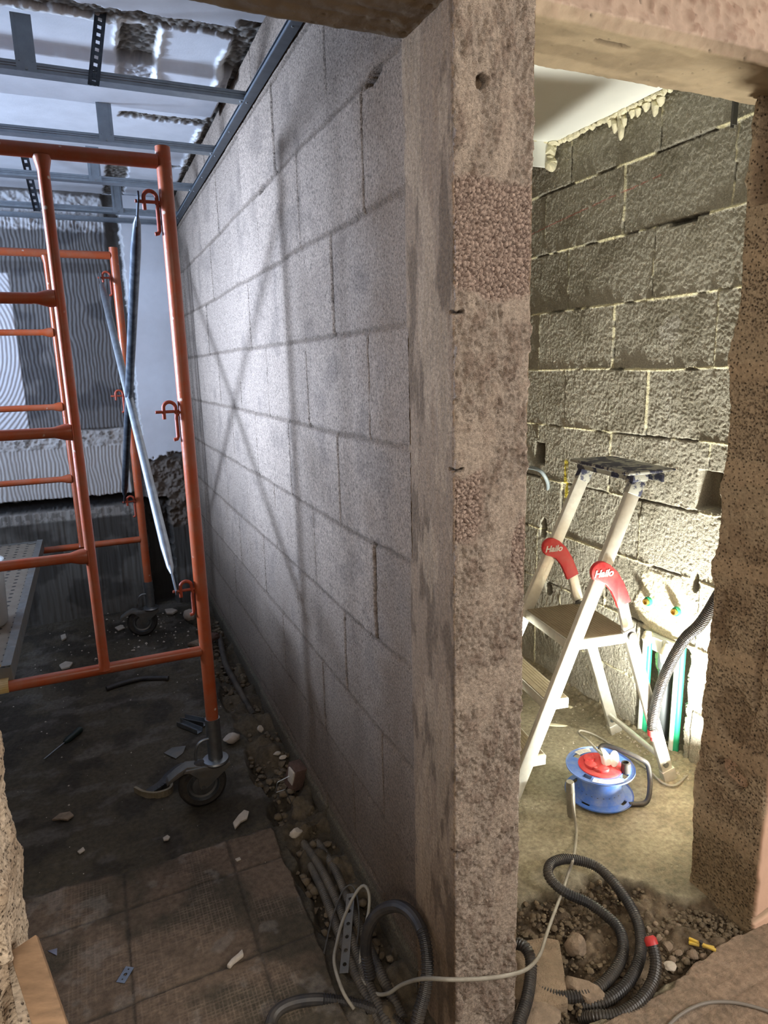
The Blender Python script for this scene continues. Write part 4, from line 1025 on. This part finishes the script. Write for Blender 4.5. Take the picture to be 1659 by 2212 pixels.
MB().box((0, 0, .02), (.02, .15, .03)).box((-.012, .0, .0), (.012, .05, .06)).build('bar', m_pipew, t, bevel=.004)
MB().tube([(-.01, .055, .035), (-.02, .045, .01), (-.02, .05, -.02)], [.018, .026, .008], 10).build('foam_blob', m_foam, t)
m = MB(); m.tube([(-.005, -.045, .02), (-.02, -.05, -.02), (-.02, -.045, -.055)], [.014, .025, .014], 10); m.build('foam_blob', m_foam, t)
# grey hose in the upper hole, dark strap at the top right
P = [at(x, y, 0, xx) for x, y, xx in ((1120, 1010, 1.97), (1145, 1010, 1.94), (1168, 1018, 1.94), (1182, 1040, 1.975), (1184, 1062, 2.03))]
tag(MB().tube(spline(P, .006), .009, 12).build('grey_hose', M('grey_hose', lin(130, 140, 144), .5)), 'grey hose curling out below the square hole in the right wall', 'hose')
a = at(1606, 205, 0, 2.0); tag(MB().box((1.97, a.y, 2.36), (.02, .004, .14)).box((1.975, a.y + .012, 2.35), (.012, .004, .13)).build('cable_tail', m_wire, smooth=False), 'dark strap end hanging at the ceiling beside the right jamb', 'strap')

# ---- stones and rubble
def rock(name, p, size, seed, mat, label, cat='stone', grp=None, sub=3, cuts=7, jag=.12, rz=0):
    import bmesh
    rnd = random.Random(seed); bm = bmesh.new(); bmesh.ops.create_icosphere(bm, subdivisions=sub, radius=1.0)
    planes = [(Vector((rnd.gauss(0, 1), rnd.gauss(0, 1), rnd.gauss(0, 1))).normalized(), rnd.uniform(.55, .85)) for _ in range(cuts)]
    from mathutils import noise as mn
    off = Vector((rnd.uniform(0, 50), rnd.uniform(0, 50), rnd.uniform(0, 50)))
    for v in bm.verts:
        p0 = v.co.copy()
        for n, d in planes:
            e = p0.dot(n) - d
            if e > 0: p0 -= n * e * .92
        p0 *= 1 + jag * mn.noise(p0 * 2.5 + off) + jag * .4 * mn.noise(p0 * 7 + off)
        v.co = Vector((p0.x * size[0] / 2, p0.y * size[1] / 2, p0.z * size[2] / 2))
    zmin = min(v.co.z for v in bm.verts)
    for v in bm.verts: v.co.z -= zmin
    me = bpy.data.meshes.new(name); bm.to_mesh(me); bm.free()
    o = link(name, me, mat, None, True, 35); o.location = p; o.rotation_euler = (0, 0, rz); return tag(o, label, cat, grp)
def fl(x, y, z=0): return at(x, y, 2, z)
# broken screed slab and big stones in the doorway
sl = [(1085, 2035), (1175, 2018), (1208, 2024), (1216, 2070), (1222, 2110), (1228, 2160), (1190, 2168), (1100, 2150)]
P = [fl(x, y, .012) for x, y in sl]; cx = sum((p for p in P), Vector()) / len(P)
t = thing('broken_slab', 'flat broken piece of floor screed lying under the conduits beside the pier', 'slab', (cx.x, cx.y, -.05))
MB().prism([(p.x - cx.x, p.y - cx.y) for p in P], (0, 0, .030), (1, 0, 0), (0, 1, 0), .05).build('screed', M('screed_slab', lin(140, 122, 100), .95, var=.25, vscale=30, bump=1, bscale=110, fine=.8, fscale=300), t, bevel=.006)
rock('stone', fl(1243, 2060, -.03) + Vector((0, 0, -.01)), (.05, .07, .07), 3, m_stone, 'narrow upright stone wedged beside the broken screed slab', rz=.4)
rock('stone', fl(1262, 2170, -.05), (.075, .11, .075), 5, m_stone, 'long jagged stone under the conduits at the bottom edge', rz=.5)
rock('stone', fl(1165, 2215, -.05), (.15, .12, .06), 6, m_stone, 'wide rounded lump of rubble at the bottom edge right of the pier', rz=.2)
for k, (x, y, s_) in enumerate(((1497, 2066, .038), (1465, 2062, .024), (1519, 2070, .024), (1537, 2060, .028), (1442, 2050, .03), (1452, 2076, .024), (1480, 2078, .02), (1424, 2030, .024), (1476, 2040, .02), (1510, 2046, .018), (1548, 2072, .02), (1432, 2088, .018), (1400, 2012, .022), (1440, 2018, .018), (1465, 2005, .02), (1415, 2000, .02), (1556, 2054, .016), (1530, 2086, .014))):
    rock('stone', fl(x, y, -.014) + Vector((0, 0, -s_ * .1)), (s_, s_ * .9, s_ * .8), 20 + k, m_stone, 'small grey stone in the loose heap at the foot of the right jamb', grp='loose stones at the foot of the right jamb', sub=2)
rock('plaster_lump', fl(1446, 2092, .0), (.04, .03, .014), 61, m_chip, 'flat white plaster crumb on the rubble below the yellow tool', 'debris')
rock('plaster_lump', fl(640, 1808, -.01), (.048, .038, .034), 62, m_chip, 'rounded white lump in the trench beside the corner of the tiles', 'debris')
rock('stone', fl(500, 1606, 0), (.085, .055, .05), 63, m_chip, 'pale angular stone on the floor just right of the near caster', 'debris', rz=.4)
rock('stone', fl(563, 1582, 0), (.03, .03, .035), 64, m_chip, 'small white crumb at the wall foot beyond the pale angular stone', 'debris')
rock('stone', fl(598, 1632, 0), (.035, .02, .018), 65, m_chip, 'oval pale pebble at the wall foot left of the brick fragment', 'debris')
rock('stone', fl(612, 1640, 0), (.034, .02, .018), 66, m_chip, 'yellowish pebble touching the wall foot above the brick fragment', 'debris')
rock('foam_scrap', fl(1200, 1567, .0), (.10, .03, .008), 67, m_foam, 'flattened scrap of cream foam on the floor left of the rear ladder leg', 'debris', rz=-.6)
rock('foam_scrap', fl(1232, 1530, .0), (.022, .022, .016), 68, m_foam, 'small cream foam ball on the floor near the wall foot', 'debris')
def chip(pix, z, th, label, mat=m_chip, name='plaster_chip', cat='debris', tilt=0):
    P = [fl(x, y, z) for x, y in pix]; c = sum(P, Vector()) / len(P)
    o = MB().prism([(p.x - c.x, p.y - c.y) for p in P], (0, 0, th / 2), (1, 0, 0), (0, 1, 0), th).build(name, mat, None, bevel=th * .25)
    o.location = c; o.rotation_euler = (tilt, tilt * .6, 0); return tag(o, label, cat)
chip([(503, 1781), (515, 1766), (527, 1755), (538, 1757), (534, 1770), (520, 1778), (508, 1792)], .008, .010, 'white triangular plaster chip on the dirt in front of the near caster', tilt=.15)
chip([(490, 2092), (500, 2078), (515, 2066), (524, 2056), (527, 2068), (514, 2078), (504, 2086), (498, 2094)], .014, .012, 'white elongated plaster chip lying on the brown tile')
chip([(352, 1812), (362, 1806), (368, 1810), (364, 1816), (354, 1818)], .008, .006, 'small white chip on the edge between dirt and tiles')
chip([(167, 1842), (180, 1832), (184, 1838), (172, 1846)], .006, .006, 'small white chip on the dirt at the left of the floor')
chip([(508, 1857), (518, 1853), (521, 1858), (512, 1862)], .013, .004, 'tiny white chip near the corner of the tiled area')
chip([(131, 1376), (142, 1372), (144, 1380), (134, 1386)], .004, .012, 'white crumb under the scaffold platform beside the ladder post')
chip([(248, 1358), (262, 1352), (270, 1358), (256, 1364)], .004, .010, 'white crumb just left of the far caster')
chip([(276, 1350), (286, 1348), (288, 1354), (278, 1356)], .004, .010, 'white crumb touching the far caster wheel')
chip([(128, 1440), (142, 1432), (158, 1434), (150, 1444), (134, 1448)], .004, .012, 'pale flake on the floor left of the orange ladder post foot')
chip([(356, 1320), (372, 1318), (384, 1322), (374, 1328), (360, 1328)], .004, .016, 'pale flat piece on the floor between far caster and block wall')
rock('stone', fl(414, 1340, 0), (.10, .08, .09), 71, m_chip, 'white rubble lump at the wall foot behind the near orange post', 'debris')
rock('stone', fl(430, 1400, -.02), (.13, .10, .06), 72, m_stone, 'grey rubble lump in the trench behind the near orange post', 'debris')
rock('stone', fl(455, 1385, 0), (.12, .08, .05), 73, m_brick, 'dark rubble piece in the trench right of the near orange post', 'debris')
# thousands of crumbs: one object
def crumbs():
    rnd = random.Random(5); m = MB()
    def put(x, y, z, s):
        n = 5; a0 = rnd.uniform(0, 6.28)
        v = [(x + s * rnd.uniform(.6, 1) * math.cos(a0 + 6.283 * k / n), y + s * rnd.uniform(.6, 1) * math.sin(a0 + 6.283 * k / n), z) for k in range(n)] + [(x, y, z + s * .8)]
        m.add(v, [(k, (k + 1) % n, n) for k in range(n)])
    for _ in range(260): put(rnd.uniform(-.7, .44), rnd.uniform(1.4, 4.5), .008, rnd.choice((.001, .0015, .002, .003, .005)))
    for _ in range(90): put(rnd.gauss(.15, .2), rnd.gauss(4.1, .25), .006, rnd.uniform(.004, .011))
    tag(m.build('crumbs', m_chip, None, smooth=False), 'pale mortar crumbs scattered over the dark floor of the left room', 'crumbs', kind='stuff'); m = MB()
    for _ in range(160): put(rnd.uniform(1.2, 1.98), rnd.uniform(1.7, 2.6), .006, rnd.choice((.002, .003, .004)))
    for _ in range(140): put(rnd.uniform(1.9, 1.99), rnd.uniform(1.6, 2.7), .012, rnd.choice((.003, .005, .007)))
    tag(m.build('crumbs', m_chip, None, smooth=False), 'pale mortar crumbs scattered over the sandy floor round the step ladder', 'crumbs', kind='stuff')
crumbs()
def clods():
    import bmesh
    rnd = random.Random(15); base = bmesh.new(); bmesh.ops.create_icosphere(base, subdivisions=1, radius=1.0)
    V = [v.co.copy() for v in base.verts]; F = [[v.index for v in f.verts] for f in base.faces]; base.free(); m = MB()
    def put(x, y, z, s):
        j = [1 + rnd.uniform(-.3, .25) for _ in V]; sz = rnd.uniform(.5, .9)
        m.add([(x + v.x * s * q, y + v.y * s * q, z + v.z * s * q * sz) for v, q in zip(V, j)], F)
    for _ in range(1500): put(rnd.uniform(.82, 1.50), rnd.uniform(1.05, 1.42), -.028 + rnd.uniform(-.014, .012) + .0, rnd.choice((.003, .004, .005, .007, .010)))
    for _ in range(500): put(rnd.gauss(1.42, .08), rnd.uniform(1.04, 1.18), -.014 + rnd.uniform(-.008, .008), rnd.choice((.003, .005, .007, .009)))
    me_ = M('earth', lin(104, 91, 72), .95, var=.3, vscale=40, bump=.8, bscale=150)
    tag(m.build('earth_clods', me_, None, smooth=True, angle=60), 'brown earth clods filling the broken hole in the doorway floor', 'rubble', kind='stuff'); m = MB()
    for _ in range(900): put(rnd.uniform(.45, .61), rnd.uniform(1.25, 4.2), rnd.uniform(-.06, -.012), rnd.choice((.004, .006, .009, .014, .018)))
    tag(m.build('earth_clods', me_, None, smooth=True, angle=60), 'dark earth clods lying in the trench along the long block wall', 'rubble', kind='stuff')
clods()

# ---- small things on the left floor
def tilted(o, rx=0, ry_=0, rz=0): o.rotation_euler = (rx, ry_, rz); return o
a = fl(150, 1595, .018); b = fl(95, 1640, .008); d = (b - a); t = thing('screwdriver', 'dark-handled screwdriver lying on the dirt floor at the left', 'screwdriver', a)
u = d.normalized(); h0 = -u * .075
MB().tube([h0, h0 + u * .006, h0 + u * .02, h0 + u * .05, h0 + u * .085, h0 + u * .105], [.008, .014, .015, .013, .014, .008], 12).build('handle', m_screw, t)
MB().cyl(h0 + u * .1, d, .003, 10).build('shaft', m_zinc, t)
P = [fl(x, y, .013) for x, y in ((230, 1488), (262, 1477), (300, 1467), (335, 1465), (364, 1465))]
tag(MB().tube(spline(P, .01), .012, 14).build('conduit_offcut', m_black), 'short black pipe offcut lying under the orange bottom bar', 'conduit')
def channel(p0, p1, wd, ht, label):
    a = fl(*p0, .004); b = fl(*p1, .004); t = thing('profile_offcut', label, 'metal profile', a); d = b - a; s = d.cross(Vector((0, 0, 1))).normalized()
    m = MB(); m.beam((0, 0, .001), d + Vector((0, 0, .001)), wd, .0015)
    for k in (-1, 1): m.beam(s * k * wd / 2 + Vector((0, 0, ht / 2)), d + s * k * wd / 2 + Vector((0, 0, ht / 2)), .0015, ht)
    m.build('channel', m_zinc, t, smooth=False)
channel((395, 1556), (445, 1566), .035, .022, 'short zinc profile offcut on the floor behind the near caster')
channel((388, 1565), (432, 1583), .030, .020, 'zinc profile offcut lying in front of the other one behind the near caster')
# steel plate with holes, triangle scrap
def holed_plate(pix, z, th, holes, label, mat, name, cat, tilt=None):
    P = [at(x, y, 2, z) for x, y in pix]; return P
def plate(o, ex, ey, L, Wd, th, holes, label, name, cat, mat, sub=None):
    """flat plate L x Wd with round holes (u, v, r): grid cells round each hole are bridged"""
    import bmesh
    bm = bmesh.new(); ex = Vector(ex).normalized(); ey = Vector(ey).normalized(); nz = ex.cross(ey).normalized()
    us = sorted(set([0, L] + [h[0] - h[2] * 1.3 for h in holes] + [h[0] + h[2] * 1.3 for h in holes])); vs = sorted(set([0, Wd] + [h[1] - h[2] * 1.3 for h in holes] + [h[1] + h[2] * 1.3 for h in holes]))
    m = MB(); F = lambda u_, v_, w_: tuple(ex * u_ + ey * v_ + nz * w_)
    for w0 in (0, th):
        for i in range(len(us) - 1):
            for j in range(len(vs) - 1):
                u0, u1, v0, v1 = us[i], us[i + 1], vs[j], vs[j + 1]; hh = [h for h in holes if u0 <= h[0] <= u1 and v0 <= h[1] <= v1 and abs((u1 - u0) - h[2] * 2.6) < 1e-6]
                if not hh: m.add([F(u0, v0, w0), F(u1, v0, w0), F(u1, v1, w0), F(u0, v1, w0)], [(0, 1, 2, 3)]); continue
                h = hh[0]; n = 16; cs = [F(h[0] + h[2] * math.cos(2 * math.pi * (k + .5) / n), h[1] + h[2] * math.sin(2 * math.pi * (k + .5) / n), w0) for k in range(n)]
                sq = []
                for k in range(n):
                    a = 2 * math.pi * (k + .5) / n; c_, s_ = math.cos(a), math.sin(a); q = 1 / max(abs(c_), abs(s_))
                    sq.append(F(h[0] + (u1 - u0) / 2 * c_ * q, h[1] + (v1 - v0) / 2 * s_ * q, w0))
                m.add(cs + sq, [(k, (k + 1) % n, n + (k + 1) % n, n + k) for k in range(n)])
                if w0 == 0:
                    c2 = [F(h[0] + h[2] * math.cos(2 * math.pi * (k + .5) / n), h[1] + h[2] * math.sin(2 * math.pi * (k + .5) / n), th) for k in range(n)]
                    m.add(cs + c2, [(k, (k + 1) % n, n + (k + 1) % n, n + k) for k in range(n)])
    for (a, b) in (((0, 0), (L, 0)), ((L, 0), (L, Wd)), ((L, Wd), (0, Wd)), ((0, Wd), (0, 0))):
        m.add([F(*a, 0), F(*b, 0), F(*b, th), F(*a, th)], [(0, 1, 2, 3)])
    ob = m.build(name, mat, None, smooth=False); ob.location = o; return tag(ob, label, cat)
a = fl(251, 2121, .015); b = fl(272, 2087, .015); c = fl(269, 2124, .015); L = (b - a).length; Wd = (c - a).length
plate(a, b - a, c - a, L, Wd, .0015, [(L * .25, Wd * .3, .0022), (L * .25 + .0001, Wd * .72, .0022), (L * .52, Wd * .5, .0045), (L * .8, Wd * .3, .0022)][2:3] + [(L * .2, Wd * .5, .0022), (L * .84, Wd * .5, .0022)],
      'small bright steel plate with holes lying on the tiles at lower left', 'steel_plate', 'metal plate', m_zinc)
chip([(103, 2055), (124, 2049), (123, 2065)], .014, .002, 'tiny triangular metal scrap on the tiles near the left jamb', M('bluish_steel', lin(150, 152, 165), .4, .6), 'metal_scrap')
# perforated flat bar leaning in the trench
a = at(742, 2102, 1, 1.40); b = at(757, 1930, 1, 1.60); L = (b - a).length
exv = (b - a).normalized(); eyv = Vector((.93, .25, .25)); eyv = (eyv - exv * eyv.dot(exv)).normalized()
plate(a - eyv * .011, exv, eyv, L, .024, .002, [(L * (.10 + .165 * k), .012, .0055) for k in range(6)], 'long steel strip with round holes leaning in the trench beside the cables', 'perforated_strip', 'metal strip', m_zincdull)
# brick fragment with wire hook
a = fl(640, 1700, -.03); t = thing('brick_fragment', 'dark brick fragment with a white mortar edge leaning at the wall foot', 'brick', a, .25)
MB().box((0, .0, .05), (.050, .06, .10), Matrix.Rotation(.25, 3, 'X') @ Matrix.Rotation(.15, 3, 'Y')).build('brick', m_brick, t, bevel=.0015)
MB().box((-.024, -.008, .06), (.008, .04, .07), Matrix.Rotation(.25, 3, 'X')).build('mortar_edge', m_chip, t, bevel=.003)
P = [at(x, y, 1, 2.05) for x, y in ((618, 1690), (596, 1698), (593, 1708), (598, 1697), (612, 1682), (622, 1672))]
P = [at(x, y, 1, 2.05) for x, y in ((632, 1742), (617, 1705), (596, 1712), (599, 1690), (626, 1676))]
tag(MB().tube(resample(P, .004), .0016, 8).build('bent_wire', m_zinc), 'bent piece of thin wire sticking out beside the brick fragment', 'wire')
# foam board curl and dark strip beside the caster
P = [fl(x, y, .010) for x, y in ((292, 1706), (312, 1716), (340, 1718), (368, 1708), (372, 1692))]
m = MB(); q = spline(P, .01)
for a, b in zip(q, q[1:]): m.beam(a, b, .010, .028)
tag(m.build('curved_strip', M('dirty_cream_plastic', lin(120, 108, 80), .8, dust=.4), None), 'curved dirty cream strip lying left of the near caster wheel', 'debris')
P = [fl(x, y, z) for x, y, z in ((320, 1712, .01), (350, 1692, .02), (372, 1668, .03), (392, 1655, .03), (400, 1650, .02))]
m = MB(); q = spline(P, .01)
for a, b in zip(q, q[1:]): m.beam(a, b, .035, .008)
tag(m.build('rubber_strip', m_black, None), 'dark flat strip tucked behind the near caster wheel', 'debris')
chip([(354, 1628), (372, 1616), (402, 1612), (396, 1628), (380, 1640)], .006, .004, 'ragged grey scrap on the floor left of the near brake pedal', m_zincdull, 'board_scrap')
chip([(112, 1774), (130, 1760), (152, 1756), (160, 1764), (146, 1774), (130, 1772)], .004, .008, 'flat dark scrap lying on the dirt at the left', m_stone, 'board_scrap')
# yellow tool by the right jamb
a = fl(1487, 2038, .004); b = fl(1546, 2056, .004); d = b - a; t = thing('spring_clamp', 'small yellow plastic clamp lying on the rubble at the right jamb', 'clamp', a)
s = d.cross(Vector((0, 0, 1))).normalized()
MB().beam(s * .003 + Vector((0, 0, .006)), d * .95 - s * .005 + Vector((0, 0, .006)), .008, .008).build('jaw', m_yellow, t, bevel=.002)
MB().beam(-s * .005 + Vector((0, 0, .012)), d + s * .006 + Vector((0, 0, .010)), .008, .007).build('jaw', m_yellow, t, bevel=.002)
MB().cyl(d * .45 + Vector((0, 0, .002)), d * .45 + Vector((0, 0, .019)), .005, 12).build('pivot', m_black, t)
# timber leaning at the left jamb
a = at(52, 2040, 1, 1.16); b = at(118, 2240, 1, 1.02)
pl = MB().beam(a, b, .016, .045, (1, 0, .2)).build('timber_offcut', m_wood, None, bevel=.002)
tag(pl, 'plain timber board leaning against the left jamb in the bottom left corner', 'timber')
# thin dark wires in the left trench
P = [fl(x, y, z) for x, y, z in ((700, 2060, .02), (716, 1990, .03), (738, 1930, .05), (756, 1912, .06), (770, 1930, .05), (776, 1990, .03), (768, 2060, .01))]
tag(MB().tube(spline(P, .008), .0026, 8).build('thin_wire', m_wire), 'thin dark wire looping over the perforated strip in the trench', 'wire')
# work light behind the right jamb
t = thing('work_light', 'compact work light on the floor behind the right jamb', 'work light', (1.84, 1.36, 0))
MB().box((0, 0, .012), (.14, .09, .016)).build('base', m_black, t, bevel=.003)
MB().box((.012, -.024, .13), (.16, .03, .13), Matrix.Rotation(.5, 3, 'X') @ Matrix.Rotation(.2, 3, 'Z')).build('housing', m_black, t, bevel=.004)
MB().tube([(-.07, 0, .02), (-.075, -.01, .12)], .005, 8).tube([(.07, 0, .02), (.095, -.01, .12)], .005, 8).build('bracket_arm', m_zinc, t)
